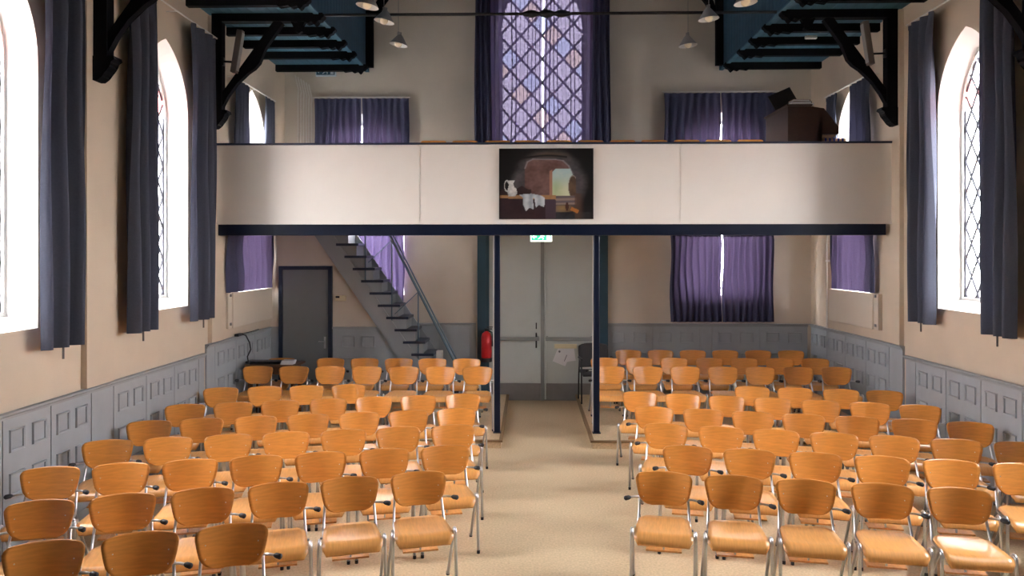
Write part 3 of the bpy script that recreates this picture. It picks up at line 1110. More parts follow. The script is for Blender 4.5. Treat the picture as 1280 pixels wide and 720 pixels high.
# ------------------------------------------------------------------ curtains
def curtain(name, mp, s0, s1, ztop, zbot, folds, amp, m, label, group, flare=0.0, off=.10, seed=0, hook=True, lap=0.0):
    rnd = random.Random(seed)
    ph_ = [rnd.uniform(-.5, .5) for _ in range(int(folds) + 3)]
    am = [rnd.uniform(.65, 1.25) for _ in range(int(folds) + 3)]
    nx, nz = max(24, int(folds * (10 if not lap else 24))), 16
    mid = (s0 + s1) / 2
    base = Vector(mp(mid, zbot, -off))
    def fn(a, b):
        z = ztop + (zbot - ztop) * b
        t = a * folds
        k = int(min(t, folds - 1e-4))
        wob = math.sin(2 * math.pi * t + ph_[k] * .0 + .35 * math.sin(5 * b + ph_[k]))
        A = amp * am[k] * (.55 + .45 * min(1, b * 5)) if b > .02 else amp * .35
        ss = s0 + (s1 - s0) * a + lap * am[k] * math.sin(4 * math.pi * t) + .012 * math.sin(7 * b + k) * (b > .05)
        ss = mid + (ss - mid) * (1 + flare * b)
        return Vector(mp(ss, z, -off - A * wob - .006 * math.sin(9 * b + 3 * a))) - base
    root = empty(name, base)
    tag(root, label, 'curtain', group)
    MB().grid(fn, nx, nz).obj('cloth', m, root, smooth=True)
    if hook:
        def fh(a, b):
            z = ztop + .012 - .055 * b
            t = a * folds
            return Vector(mp(s0 + (s1 - s0) * a, z, -off - .004 - amp * .4 * math.sin(2 * math.pi * t))) - base
        MB().grid(fh, nx, 1).obj('heading_tape', m, root, smooth=True)
    return root


def rail(mp, s0, s1, z, off, label, group):
    a, b = Vector(mp(s0, z, -off)), Vector(mp(s1, z, -off))
    root = empty('curtain_rail', (a + b) / 2)
    tag(root, label, 'curtain rail', group)
    c = root.location
    MB().tube([a - c, b - c], .009, 6).obj('rail', 'white', root)
    for t in (.02, .5, .98):
        p = a + (b - a) * t
        q = Vector(mp(s0 + (s1 - s0) * t, z + .0, -.003))
        MB().tube([p - c, q - c], .006, 6).obj('rail_bracket', 'white', root)


CT, CBZ = 5.0, 1.59
gs = 'slate blue curtains at the arched side windows'
def pair(mp, c, side, where, far=None, near=None, seed=0):
    f0, f1 = far if far else (c + .40, c + .98)
    n0, n1 = near if near else (c - .98, c - .44)
    c1 = curtain('curtain', mp, f0, f1, CT, CBZ, 3, .078, 'curtain', 'slate blue curtain, gallery-side half, %s' % where, gs, seed=seed, off=.13)
    c2 = curtain('curtain', mp, n0, n1, CT, CBZ, 3, .078, 'curtain', 'slate blue curtain, outer half, %s' % where, gs, seed=seed + 1, off=.13)
    for ob_, sm_ in ((c1, (f0 + f1) / 2), (c2, (n0 + n1) / 2)):
        b0_ = ob_.location
        pz_ = [Vector(mp(sm_ + t_, CBZ + .05, -.13)) - b0_ for t_ in (-.012, .012)]
        qz_ = [Vector(mp(sm_ + t_, CBZ - .10, -.13)) - b0_ for t_ in (-.012, .012)]
        MB().tube([(pz_[0] + pz_[1]) / 2, (qz_[0] + qz_[1]) / 2], .009, 6).obj('pull_cord', 'speaker', ob_)
    rail(mp, n0 - .05, f1 + .05, CT + .032, .13, 'white curtain rail above the %s' % where, 'side window curtain rails')

pair(mpL, 8.27, 'l', 'arched window next to gallery, staircase side wall', (8.60, 9.28), (7.26, 7.80), seed=3)
pair(mpL, 5.55, 'l', 'second arched window from gallery, staircase side wall', (5.94, 6.50), (4.55, 5.05), seed=5)
pair(mpR, 8.0, 'r', 'arched window next to gallery, organ side wall', (8.37, 8.93), (6.99, 7.52), seed=9)
pair(mpR, 5.28, 'r', 'second arched window from gallery, organ side wall', seed=11)
# side windows crossed by the gallery: upper halves
for mp, c, lab, sd, fr, nr in ((mpL, 10.88, 'staircase', 20, (X_at, 0), 0), (mpR, 10.75, 'organ', 30, 0, 0)):
    if mp is mpL:
        f0, f1 = 11.12, 11.55
        n0, n1 = 9.98, 10.50
    else:
        f0, f1 = 11.05, 11.45
        n0, n1 = 9.98, 10.62
    zt_ = 4.68
    curtain('curtain', mp, f0, f1, zt_, GZ + .02, 3, .04, 'curtain', 'slate blue curtain above gallery floor, gable-side half, %s side window' % lab, gs, seed=sd)
    curtain('curtain', mp, n0, n1, zt_, GZ + .02, 4, .045, 'curtain', 'slate blue curtain above gallery floor, half by gallery front, %s side window' % lab, gs, seed=sd + 1)
    rail(mp, n0 - .05, f1 + .05, zt_ + .032, .10, 'white curtain rail over the gallery at the %s side window' % lab, 'side window curtain rails')
    # lower half under the gallery
    lo0, lo1 = (9.75, 11.565) if mp is mpL else (9.92, 11.35)
    curtain('curtain', mp, lo0, lo1, 2.79, 1.86, 8, .03, 'violet', 'violet curtain under the gallery above the %s side radiator' % lab, 'violet curtains under the gallery', seed=sd + 2, off=.075)

gb = 'violet curtains on the gable wall'
yb = YB - .1
def bpair(u0, u1, v0, zb, lab, m='violet', f=7, seed=0, gap=.010, amp=.035):
    x0, x1 = X_at(u0, yb), X_at(u1, yb)
    mid = (x0 + x1) / 2
    zt_ = Z_at(678, v0, yb) if v0 > -500 else 7.7
    curtain('curtain', mpB, x0, mid - gap, zt_, zb, f, amp, m, lab % 'staircase', gb, seed=seed)
    curtain('curtain', mpB, mid + gap, x1, zt_, zb, f, amp, m, lab % 'organ', gb, seed=seed + 1)
    r = rail(mpB, x0 - .03, x1 + .03, zt_ + .032, .10, 'white rail over the ' + (lab % 'x').split(' at the ')[-1].replace('x half of ', ''), 'gable curtain rails')
zl = Z_at(678, 402, yb)
bpair(393, 511, 123, GZ + .02, 'violet curtain above the gallery at the %s half of window over the stair', seed=40)
bpair(830, 972, 118, 3.43, 'violet curtain above the gallery at the %s half of window behind the organ', seed=42)
bpair(838, 967, 293, zl, 'violet curtain under the gallery at the %s half of window over the panelling', seed=44, f=8)
curtain('curtain', mpB, X_at(393, yb), X_at(505, yb), 2.70, zl + .15, 12, .035, 'lilac', 'pale violet curtain glowing behind the stair handrail under the gallery', gb, seed=46)
# tall centre window: sheer pair
x0, x1, mid = X_at(596, yb), X_at(760, yb), X_at(679, yb)
curtain('curtain', mpB, x0, mid - .016, 7.7, 3.42, 8, .04, 'sheer', 'tall sheer lilac curtain at the centre gable window, staircase half', gb, seed=50, off=.12, lap=.019)
curtain('curtain', mpB, mid + .016, x1, 7.7, 3.42, 8, .04, 'sheer', 'tall sheer lilac curtain at the centre gable window, organ half', gb, seed=53, off=.12, lap=.019)
curtain('curtain', mpB, x0 - .02, x0 + .24, 7.7, 3.42, 3, .04, 'violet', 'gathered dark violet curtain edge at the tall centre window, staircase side', gb, seed=57, off=.245)
curtain('curtain', mpB, x1 - .26, x1 + .02, 7.7, 3.42, 3, .04, 'violet', 'gathered dark violet curtain edge at the tall centre window, organ side', gb, seed=58, off=.245)

# ------------------------------------------------------------------ radiators under the gallery
def radiator(mp, s0, s1, z0, z1, lab, sg):
    c = Vector(mp((s0 + s1) / 2, z0, -.06))
    r = empty('radiator', c)
    tag(r, lab, 'radiator', 'flat panel radiators under the gallery')
    def bx(a0, a1, d0, d1, b0, b1):
        p, q = Vector(mp(a0, b0, -d0)) - c, Vector(mp(a1, b1, -d1)) - c
        return (min(p.x, q.x), max(p.x, q.x), min(p.y, q.y), max(p.y, q.y), min(p.z, q.z), max(p.z, q.z))
    MB().box(*bx(s0 + .13, s1, .03, .10, z0, z1)).obj('panel', 'creamenamel', r, bevel=.008)
    MB().box(*bx(s0, s0 + .125, .03, .085, z0, z1)).obj('end_cover', 'creamenamel', r, bevel=.005)
    for z in (z0 + .04, z1 - .05):
        MB().box(*bx(s0 + .045, s0 + .08, .085, .10, z, z + .035)).obj('valve_cap', 'kick', r)
    MB().box(*bx(s0 + .3, s0 + .35, .004, .03, z0 + .05, z1 - .05)).obj('wall_bracket', 'white', r)
    MB().box(*bx(s1 - .35, s1 - .3, .004, .03, z0 + .05, z1 - .05)).obj('wall_bracket', 'white', r)
radiator(mpL, 9.80, 11.45, 1.39, 1.855, 'flat cream panel radiator below the violet curtain, staircase side wall', -1)
radiator(mpR, 9.80, 11.35, 1.39, 1.855, 'flat cream panel radiator below the violet curtain, organ side wall', 1)
# riser pipe in the right rear corner
pp = empty('heating_pipe', (XR - .05, 11.55, 1.25))
tag(pp, 'thin cream vertical heating pipe beside the organ-side radiator', 'pipe')
MB().tube([(0, 0, .002), (0, 0, 1.5)], .012, 8).obj('pipe', 'white', pp)
MB().box(-.02, .05, -.015, .015, 1.0, 1.03).obj('clip', 'white', pp)

# ------------------------------------------------------------------ pendant lamps
def pendant(x, y, z, lab, scale=1.0, tilt=0.0):
    r = empty('pendant_lamp', (x, y, z))
    tag(r, lab, 'lamp', 'cone pendant lamps')
    xa = (X_SL if x < CX else X_SR)
    t = abs(x - xa) / abs(CX - xa)
    zc = ZU + (9.2 - ZU) * t
    MB().tube([(0, 0, .15), (0, 0, zc - z)], .004, 6).obj('cord', 'greyshade', r)
    sh = MB().lathe([(.014, .17), (.018, .14), (.04, .12), (.125, .0)], n=24).obj('shade', 'greyshade', r, smooth=True)
    MB().lathe([(.124, -.001), (.117, .004), (.036, .112), (.012, .125)], n=24).obj('reflector', 'whiteshade', sh, smooth=True)
    MB().lathe([(.0, .18), (.016, .175), (.018, .14), (.02, .11), (.0, .108)], n=12).obj('lamp_holder', 'greyshade', r, smooth=True)
    MB().lathe([(0.001, -.035), (.03, -.028), (.048, -.005), (.05, .02), (.035, .05), (.015, .08), (.001, .085)], n=16).obj('bulb', 'bulb', r, smooth=True)
    sh.rotation_euler = (0, tilt, 0)
    return r
for i, (y, u, v, uu, vv) in enumerate(((8.2, 459, 8, 932, 4), (9.2, 480, 27, 886, 24), (10.2, 498, 56, 860, 57))):
    pendant(X_at(u, y), y, Z_at(u, v, y), 'white cone pendant lamp, %s out from the gable, staircase side' % ords[2 - i], tilt=.18)
    pendant(X_at(uu, y), y, Z_at(uu, vv, y), 'white cone pendant lamp, %s out from the gable, organ side' % ords[2 - i], tilt=-.1)

# column speakers on the brackets
def speaker(u0, v0, u1, v1, y, s, lab):
    top, bot = Vector((X_at(u0, y), y, Z_at(u0, v0, y))), Vector((X_at(u1, y), y, Z_at(u1, v1, y)))
    r = empty('column_speaker', bot)
    tag(r, lab, 'loudspeaker', 'slim column loudspeakers')
    d = top - bot
    L = d.length
    b = MB().box(-.045, .045, -.035, .035, 0, L).obj('cabinet', 'speaker', r, bevel=.006)
    b.rotation_euler = d.to_track_quat('Z', 'Y').to_euler()
    gq = MB().box(-.038, .038, -.041, -.035, .03, L - .03).obj('grille', 'greyshade', b)
    px = (XL + .18 if s < 0 else XR - .18) - bot.x
    MB().tube([(0, .03, .14), (px, .08, .16)], .012, 8).obj('mounting_arm', 'iron', r)
    MB().box(px - .02, px + .02, .05, .11, .11, .21).obj('wall_plate', 'iron', r)
speaker(301, 38, 292.5, 91, 9.30, -1, 'slim taupe column loudspeaker on the roof bracket, staircase side')
speaker(1080.5, 27, 1088.5, 81, 9.30, 1, 'slim taupe column loudspeaker on the roof bracket, organ side')
jb = box_obj('junction_box', 'white', X_at(1006, 10.5), X_at(1020.5, 10.5), 10.46, 10.515, Z_at(1013, 48, 10.46), Z_at(1013, 38.5, 10.46), None, bevel=.012)
tag(jb, 'small white junction box fixed to a black ceiling joist', 'junction box')

# ------------------------------------------------------------------ exit signs
def sign(x, y, z, w, h_, lit, lab):
    r = empty('exit_sign', (x, y, z))
    tag(r, lab, 'sign', 'emergency exit signs')
    MB().box(-w / 2, w / 2, 0, .05, 0, h_).obj('housing', 'signlit' if lit else 'signwhite', r, bevel=.004)
    MB().box(-w / 2 + .015, w / 2 - .015, -.004, -.001, .018, h_ - .012).obj('sign_face', 'greensign' if lit else 'signblue', r)
    mm = 'signlit' if lit else 'signwhite'
    yy0, yy1 = -.008, -.0045
    k = h_ / .13
    fig = MB()
    # running figure
    fig.prism([(-.02 * k, .055 * k), (.005 * k, .052 * k), (.02 * k, .085 * k), (-.002 * k, .092 * k)], yy0, yy1)
    fig.prism([(.018 * k, .093 * k), (.032 * k, .093 * k), (.034 * k, .107 * k), (.02 * k, .107 * k)], yy0, yy1)
    fig.prism([(-.02 * k, .056 * k), (-.045 * k, .035 * k), (-.04 * k, .028 * k), (-.008 * k, .05 * k)], yy0, yy1)
    fig.prism([(.0, .055 * k), (.022 * k, .045 * k), (.016 * k, .026 * k), (.026 * k, .026 * k), (.034 * k, .05 * k), (.006 * k, .065 * k)], yy0, yy1)
    fig.prism([(.012 * k, .085 * k), (.045 * k, .075 * k), (.045 * k, .068 * k), (.012 * k, .074 * k)], yy0, yy1)
    fig.obj('running_figure', mm, r)
    MB().prism([(.07 * k, .025 * k), (.115 * k, .025 * k), (.115 * k, .108 * k), (.07 * k, .108 * k)], yy0, yy1).obj('doorway_symbol', mm, r)
    MB().prism([(-.125 * k, .065 * k), (-.09 * k, .035 * k), (-.09 * k, .055 * k), (-.06 * k, .055 * k), (-.06 * k, .075 * k), (-.09 * k, .075 * k), (-.09 * k, .095 * k)], yy0, yy1).obj('arrow', mm, r)
    return r
ys = 10.9
sx = X_at(676.5, ys)
s = sign(sx, ys, Z_at(676, 302, ys), .31, .14, True, 'lit green exit sign hanging under the gallery before the entrance door')
MB().tube([(-.1, .025, .139), (-.1, .025, GZ - .104 - Z_at(676, 302, ys))], .005, 6).obj('hanger', 'white', s)
MB().tube([(.1, .025, .139), (.1, .025, GZ - .104 - Z_at(676, 302, ys))], .005, 6).obj('hanger', 'white', s)
ys = YB - .055
s = sign(X_at(407, ys), ys, Z_at(407, 95, ys), .33, .15, False, 'dark blue exit sign high on the gable wall beside white conduits')
MB().box(.12, .14, -.010, -.0085, .09, .11).obj('indicator', 'led', s)

# white conduits on the gable wall
for k in range(6):
    u = 372.5 + k * 3.4
    x = X_at(u, YB - .03)
    r = empty('conduit_pipe', (x, YB - .025, GZ))
    tag(r, 'thin white conduit, %s from the corner, on the gable wall above the gallery' % ords[k], 'conduit', 'white conduits on the gable wall')
    zt_ = 5.05 - .03 * k - GZ
    MB().tube([(0, 0, .0), (0, 0, zt_ - .10), (.008, 0, zt_), (-.012, -.02, zt_ + .10), (-.03, -.06, zt_ + .22)], .011, 6).obj('pipe', 'white', r, smooth=True)
    MB().box(-.018, .018, -.016, .022, 1.2, 1.225).obj('clip', 'white', r)

# ------------------------------------------------------------------ organ console on the gallery
yn, yf = 9.92, 10.84
og = empty('organ_console', (X_at(985, yn), yn, GZ))
tag(og, 'dark brown wooden organ console with sloping end on the gallery', 'organ')
ox = og.location.x
def op(px, py):
    u, v = 930 + px / 6.0, 100 + py / 6.0
    return (X_at(u, yn) - ox, Z_at(u, v, yn) - GZ)
A = [op(330, 195), op(510, 198), op(600, 212), op(712, 350), op(712, 405), op(545, 405)]
prof = [(A[5][0], .001), (A[5][0], A[5][1]), A[4], A[3], A[2], A[1], (0, A[0][1]), (0, .001)]
concave_prism(MB(), prof, 0, yf - yn, lambda p: p).obj('case', 'organ', og)
MB().box(-.02, A[1][0] + .0, -.02, yf - yn + .02, A[0][1] + .001, A[0][1] + .02).obj('lid', 'organ', og)
MB().box(A[5][0] + .02, A[4][0] - .02, .06, yf - yn - .06, A[4][1] - .02, A[4][1] - .001).obj('key_slip', 'peach', og)
zt_ = GZ + A[0][1] + .021
bk = []
for i, (w, d, h_, m, a, lab) in enumerate(((.30, .24, .022, 'white', .02, 'white hymn book at the bottom of the pile on the organ'),
                                           (.26, .20, .030, 'blackbook', -.05, 'black hymn book in the middle of the pile on the organ'),
                                           (.22, .18, .028, 'book', .06, 'brown hymn book on top of the pile on the organ'))):
    r = empty('hymn_book', (ox + .20, yn + .16, zt_), a)
    tag(r, lab, 'book', 'books on the organ')
    MB().box(-w / 2, w / 2, -d / 2, d / 2, 0, h_ * .15).box(-w / 2, w / 2, -d / 2, d / 2, h_ * .85, h_).box(w / 2 - .006, w / 2, -d / 2, d / 2, h_ * .15, h_ * .85).obj('cover', m, r)
    MB().box(-w / 2 + .006, w / 2 - .007, -d / 2 + .006, d / 2 - .006, h_ * .15, h_ * .85).obj('pages', 'paper', r)
    zt_ += h_
r = empty('music_folder', (ox + .12, yn + .42, GZ + A[0][1] + .021), .0)
tag(r, 'black music folder leaning upright on top of the organ', 'folder')
f1 = MB().box(-.16, .16, -.012, .0, 0, .22).obj('cover', 'blackbook', r); f1.rotation_euler = (-.25, -.42, 0); f1.location = (0, 0, .065)
f2 = MB().box(-.15, .15, .001, .010, .006, .21).obj('pages', 'paper', r); f2.rotation_euler = (-.25, -.42, 0); f2.location = (0, 0, .065)
# bench with striped cushion
bn = empty('organ_bench', (ox + .62, yn + .45, GZ))
tag(bn, 'small bench with a blue striped cushion beside the organ', 'bench')
zb = Z_at(1035, 176, yn) - GZ
MB().box(-.16, .16, -.42, .42, zb - .04, zb).obj('bench_seat', 'tablewood', bn)
for sx_ in (-1, 1):
    for sy_ in (-1, 1):
        MB().box(sx_ * .13 - .02, sx_ * .13 + .02, sy_ * .38 - .02, sy_ * .38 + .02, .001, zb - .04).obj('leg', 'tablewood', bn)
cu = MB().box(-.15, .15, -.40, .40, zb + .001, zb + .04).obj('cushion', 'peach', bn, bevel=.01)
for k in range(5):
    MB().box(-.13 + k * .055, -.105 + k * .055, -.403, .403, zb + .0, zb + .042).obj('stripe', 'bluestripe', cu)

# ------------------------------------------------------------------ fire extinguisher
fx_ = X_at(608, 12.1)
fe = empty('fire_extinguisher', (fx_, 12.13, Z_at(608, 452, 12.13)))
tag(fe, 'red fire extinguisher with black base hung beside the entrance door', 'fire extinguisher')
MB().lathe([(0.001, 0), (.085, 0), (.088, .02), (.088, .06), (.001, .06)], n=20).obj('base_ring', 'rubber', fe, smooth=False)
MB().lathe([(.001, .061), (.082, .061), (.084, .08), (.084, .40), (.07, .45), (.035, .475), (.03, .49), (.001, .49)], n=20).obj('cylinder', 'red', fe, smooth=True)
MB().box(-.025, .025, -.025, .025, .485, .52).box(-.03, .09, -.015, .015, .515, .53).box(.0, .10, -.012, .012, .545, .558).obj('valve_lever', 'iron', fe)
MB().tube([(.03, -.02, .50), (.09, -.05, .47), (.10, -.06, .38), (.095, -.05, .25)], .012, 8).obj('hose', 'rubber', fe, smooth=True)
MB().box(-.03, .03, .08, .125, .30, .34).obj('wall_hook', 'iron', fe)
MB().box(-.05, .05, -.086, -.083, .20, .34).obj('instruction_label', 'paper', fe) if False else None

# ------------------------------------------------------------------ table with cable and papers near the cupboard
tx0, tx1 = XL + .10, X_at(374, 10.45)
tb = empty('side_table', ((tx0 + tx1) / 2, 10.52, DZ))
tag(tb, 'dark brown side table against the staircase side wall', 'table')
tw = (tx1 - tx0) / 2
MB().box(-tw, tw, -.20, .22, .72, .75).obj('table_top', 'tablewood', tb, bevel=.004)
MB().box(-tw + .05, tw - .05, -.16, .18, .62, .719).obj('apron', 'tablewood', tb)
for sx_ in (-1, 1):
    for sy_ in (-.15, .17):
        MB().box(sx_ * (tw - .06) - .025, sx_ * (tw - .06) + .025, sy_ - .025, sy_ + .025, .001, .62).obj('leg', 'tablewood', tb)
tz0 = DZ + .751
o = empty('equipment_bag', (X_at(330, 10.48), 10.5, tz0)); tag(o, 'flat black cable bag lying on the side table', 'bag')
MB().box(-.24, .24, -.09, .09, 0, .035).obj('body', 'rubber', o, bevel=.014)
MB().tube([(-.1, -.09, .02), (-.05, -.12, .022), (.05, -.12, .022), (.1, -.09, .02)], .006, 6).obj('strap', 'rubber', o)
zz = tz0
for k in range(3):
    o = box_obj('paper_stack', 'paper', X_at(353, 10.42) + k * .008, X_at(368.5, 10.42) + k * .006, 10.33, 10.46, zz, zz + .018)
    tag(o, ['bottom', 'middle', 'top'][k] + ' bundle of white papers on the side table', 'papers', 'paper bundles on the side table')
    zz += .0185
# power block and cable on the panelling ledge
cb = empty('power_cable', (XL + .05, X_at and 10.25, 1.251))
tag(cb, 'black cable with adapter hanging from the panelling ledge to the side table', 'cable')
yb_ = 10.25
MB().box(-.03, .03, -.09, .06, .0, .035).obj('adapter', 'rubber', cb, bevel=.006)
MB().tube([(-.01, .06, .02), (.0, .45, .015), (.0, .75, .02)], .006, 6).obj('ledge_cable', 'rubber', cb)
zt0 = tz0 - 1.251
MB().tube([(.02, .05, .02), (.06, .09, .0), (.10, .12, -.10), (.11, .14, -.20), (.06, .15, -.30), (.06, .17, zt0 + .05), (.10, .12, zt0 + .012), (.14, .06, zt0 + .012)], .009, 6).obj('hanging_cable', 'rubber', cb, smooth=True)

# ------------------------------------------------------------------ grey armchair beside the entrance
gc = empty('visitor_chair', (X_at(748, 11.75) - .04, 11.72, DZ), math.radians(4))
tag(gc, 'charcoal upholstered stacking armchair behind the navy post on the organ side', 'chair')
def gseat(a, b):
    return ((a - .5) * .46, (b - .5) * .44, .44 + .02 * math.cos((b - .5) * 3))
MB().grid(gseat, 8, 8).obj('seat', 'greyfabric', gc, smooth=True, solid=.05)
def gback(a, b):
    w = .46 - .05 * max(0, b - .7)
    x = (a - .5) * w
    return (x, .20 + .10 * b - .06 * (2 * a - 1) ** 2 + .04, .50 + .36 * b - (.03 * abs(2 * a - 1) ** 4 if b > .9 else 0))
MB().grid(gback, 10, 10).obj('backrest', 'greyfabric', gc, smooth=True, solid=.03)
for s_ in (-1, 1):
    MB().tube([(s_ * .25, -.20, .002), (s_ * .25, -.19, .60), (s_ * .25, -.15, .65), (s_ * .25, .16, .66)], .012, 8).obj('leg', 'iron', gc, smooth=True)
    MB().tube([(s_ * .24, .22, .002), (s_ * .24, .18, .42), (s_ * .22, .25, .60)], .012, 8).obj('leg', 'iron', gc, smooth=True)
    MB().tube([(s_ * .25, -.20, .665), (s_ * .25, .08, .67)], .02, 8).obj('armrest', 'rubber', gc)

# ------------------------------------------------------------------ wooden stacking chairs
CH = .76
def make_chair_meshes():
    ms = {}
    # backrest: rounded trapezoid, curved in plan, tilted
    nu, nv = 16, 10
    zb, zt_ = .535, .76
    def bp(a, b):
        # b 0 bottom..1 top ; outline by superellipse-like corners
        hw = .150 + .060 * b ** .6
        s = 2 * a - 1
        r = .05
        # corner rounding: pull the rows near top/bottom inwards
        zz = zb + (zt_ - zb) * b
        dtop, dbot = (zt_ - zz), (zz - zb)
        k = 0.0
        if dtop < r:
            k = max(k, r - math.sqrt(max(0, r * r - (r - dtop) ** 2)))
        rb = .085
        if dbot < rb:
            k = max(k, (rb - math.sqrt(max(0, rb * rb - (rb - dbot) ** 2))) * .8)
        x = s * (hw - k)
        y = .165 + .05 * b - .054 * (x / .2) ** 2
        z = zz + (.006 * (1 - s * s)) * (b > .99)
        return (x, y, z)
    rows = [0, .03, .09, .18, .30, .45, .60, .74, .85, .93, .975, 1.0]
    vs, fs = [], []
    for layer in (0, 1):
        for b in rows:
            for i in range(nu + 1):
                x, y, z = bp(i / nu, b)
                vs.append((x, y + layer * .012, z))
    R_, C_ = len(rows), nu + 1
    for j in range(R_ - 1):
        for i in range(nu):
            a = j * C_ + i
            fs.append((a, a + 1, a + C_ + 1, a + C_))
            a2 = a + R_ * C_
            fs.append((a2, a2 + C_, a2 + C_ + 1, a2 + 1))
    def edge(seq):
        for p, q in zip(seq[:-1], seq[1:]):
            fs.append((p, p + R_ * C_, q + R_ * C_, q))
    edge([i for i in range(C_)])
    edge([(R_ - 1) * C_ + i for i in range(C_)])
    edge([j * C_ for j in range(R_)])
    edge([j * C_ + nu for j in range(R_)])
    ms['backrest'] = MB().add(vs, fs).mesh('backrest', 'wood', True)
    # seat
    nu, nv = 12, 14
    def sp(a, b):
        s = 2 * a - 1
        t = b           # 0 front .. 1 rear
        y = -.235 + .40 * t
        hw = .203 - .028 * t
        k = 0
        if t < .12:
            k = .03 * (1 - t / .12) ** 2
        if t > .85:
            k = .05 * ((t - .85) / .15) ** 2
        x = s * (hw - k)
        z = .445 - .012 * (1 - s * s) * math.sin(math.pi * min(1, t * 1.1)) + .012 * t * 0
        if t < .22:
            z -= .062 * (1 - t / .22) ** 2
            y += .015 * (1 - t / .22)
        if t > .8:
            z += .010 * ((t - .8) / .2) ** 2
        return (x, y, z)
    vs, fs = [], []
    for layer in (0, 1):
        for j in range(nv + 1):
            for i in range(nu + 1):
                x, y, z = sp(i / nu, j / nv)
                vs.append((x, y + (.006 if j < 3 and layer else 0), z - layer * .012))
    C_, R_ = nu + 1, nv + 1
    for j in range(nv):
        for i in range(nu):
            a = j * C_ + i
            fs.append((a, a + 1, a + C_ + 1, a + C_))
            a2 = a + R_ * C_
            fs.append((a2, a2 + C_, a2 + C_ + 1, a2 + 1))
    for seq in ([i for i in range(C_)], [(R_ - 1) * C_ + i for i in range(C_)], [j * C_ for j in range(R_)], [j * C_ + nu for j in range(R_)]):
        for p, q in zip(seq[:-1], seq[1:]):
            fs.append((p, p + R_ * C_, q + R_ * C_, q))
    ms['seat'] = MB().add(vs, fs).mesh('seat', 'woodseat', True)
    for s, nm in ((-1, 'L'), (1, 'R')):
        x = s * .214
        path = [(x + s * .006, -.185, .008), (x, -.165, .40)]
        for i in range(7):
            a = math.pi - math.pi * i / 6 * .93
            path.append((x, -.136 + .029 * math.cos(a), .425 + .03 * math.sin(a)))
        path.append((x + s * .006, .185, .008))
        ms['frame' + nm] = MB().tube(path, .0115, 8).mesh('side_frame', 'steel', True)
        ms['footF' + nm] = MB().tube([(x + s * .006, -.185, .0005), (x + s * .006, -.1845, .026)], .013, 8).mesh('foot_cap', 'rubber', False)
        ms['footB' + nm] = MB().tube([(x + s * .006, .185, .0005), (x + s * .006, .183, .026)], .013, 8).mesh('foot_cap', 'rubber', False)
        # upright
        ms['up' + nm] = MB().tube([(s * .180, -.10, .415), (s * .182, .06, .413), (s * .182, .105, .418), (s * .180, .128, .44), (s * .172, .175, .56), (s * .160, .215, .70)], .0095, 8).mesh('back_upright', 'steel', True)
        # arm with black end
        ms['arm' + nm] = MB().tube([(s * .172, .17, .585), (s * .205, .150, .590), (s * .245, .115, .592)], .008, 6).mesh('coupling_arm', 'steel', True)
        kn = [(s * .238, .121, .592), (s * .248, .112, .592), (s * .272, .088, .592), (s * .278, .082, .592)]
        ms['knob' + nm] = MB().tube(kn, [.010, .016, .017, .008], 10).mesh('black_end_cap', 'rubber', True)
    ms['cross'] = MB().tube([(-.214, -.13, .408), (.214, -.13, .408)], .009, 8).tube([(-.205, .05, .405), (.205, .05, .405)], .009, 8).mesh('seat_rail', 'steel', False)
    ms['rack'] = MB().box(-.125, .125, .03, .15, .245, .257).mesh('book_rack', 'woodseat')
    ms['strut'] = MB().box(-.006, .006, .045, .055, .257, .425).mesh('rack_strut', 'steel')
    ms['screw'] = MB().lathe([(.0001, -.001), (.0038, -.001), (.0038, .002)], n=8).mesh('screw', 'screw')
    return ms


for nm_ in ('wood', 'woodseat'):
    b_n = M[nm_].node_tree.nodes['Principled BSDF']
    b_n.inputs['Coat Weight'].default_value = .6 if nm_ == 'wood' else .25
    b_n.inputs['Coat Roughness'].default_value = .22
CM = make_chair_meshes()


def wooden_chair(x, y, z, rz, label, group, left_arm=False, detail=2):
    r = empty('wooden_chair', (x, y, z), rz)
    tag(r, label, 'chair', group)
    bk_ = inst(CM['backrest'], 'backrest', r)
    inst(CM['seat'], 'seat', r)
    for n_ in 'LR':
        f_ = inst(CM['frame' + n_], 'side_frame', r)
        if detail >= 1:
            inst(CM['footF' + n_], 'foot_cap', f_)
            inst(CM['footB' + n_], 'foot_cap', f_)
        inst(CM['up' + n_], 'back_upright', r)
    inst(CM['cross'], 'seat_rail', r)
    if detail >= 1:
        k = inst(CM['rack'], 'book_rack', r)
        inst(CM['strut'], 'rack_strut', k)
        for n_ in ('LR' if left_arm else 'R'):
            a_ = inst(CM['arm' + n_], 'coupling_arm', r)
            inst(CM['knob' + n_], 'black_end_cap', a_)
    if detail >= 2:
        for sx_ in (-1, 1):
            for zz_, yy_ in ((.595, .178), (.67, .194)):
                xx_ = sx_ * .145
                s_ = inst(CM['screw'], 'screw', bk_, (xx_, yy_ - .054 * (xx_ / .2) ** 2 - .0012, zz_), (math.pi / 2 - .2, 0, 0))
    return r


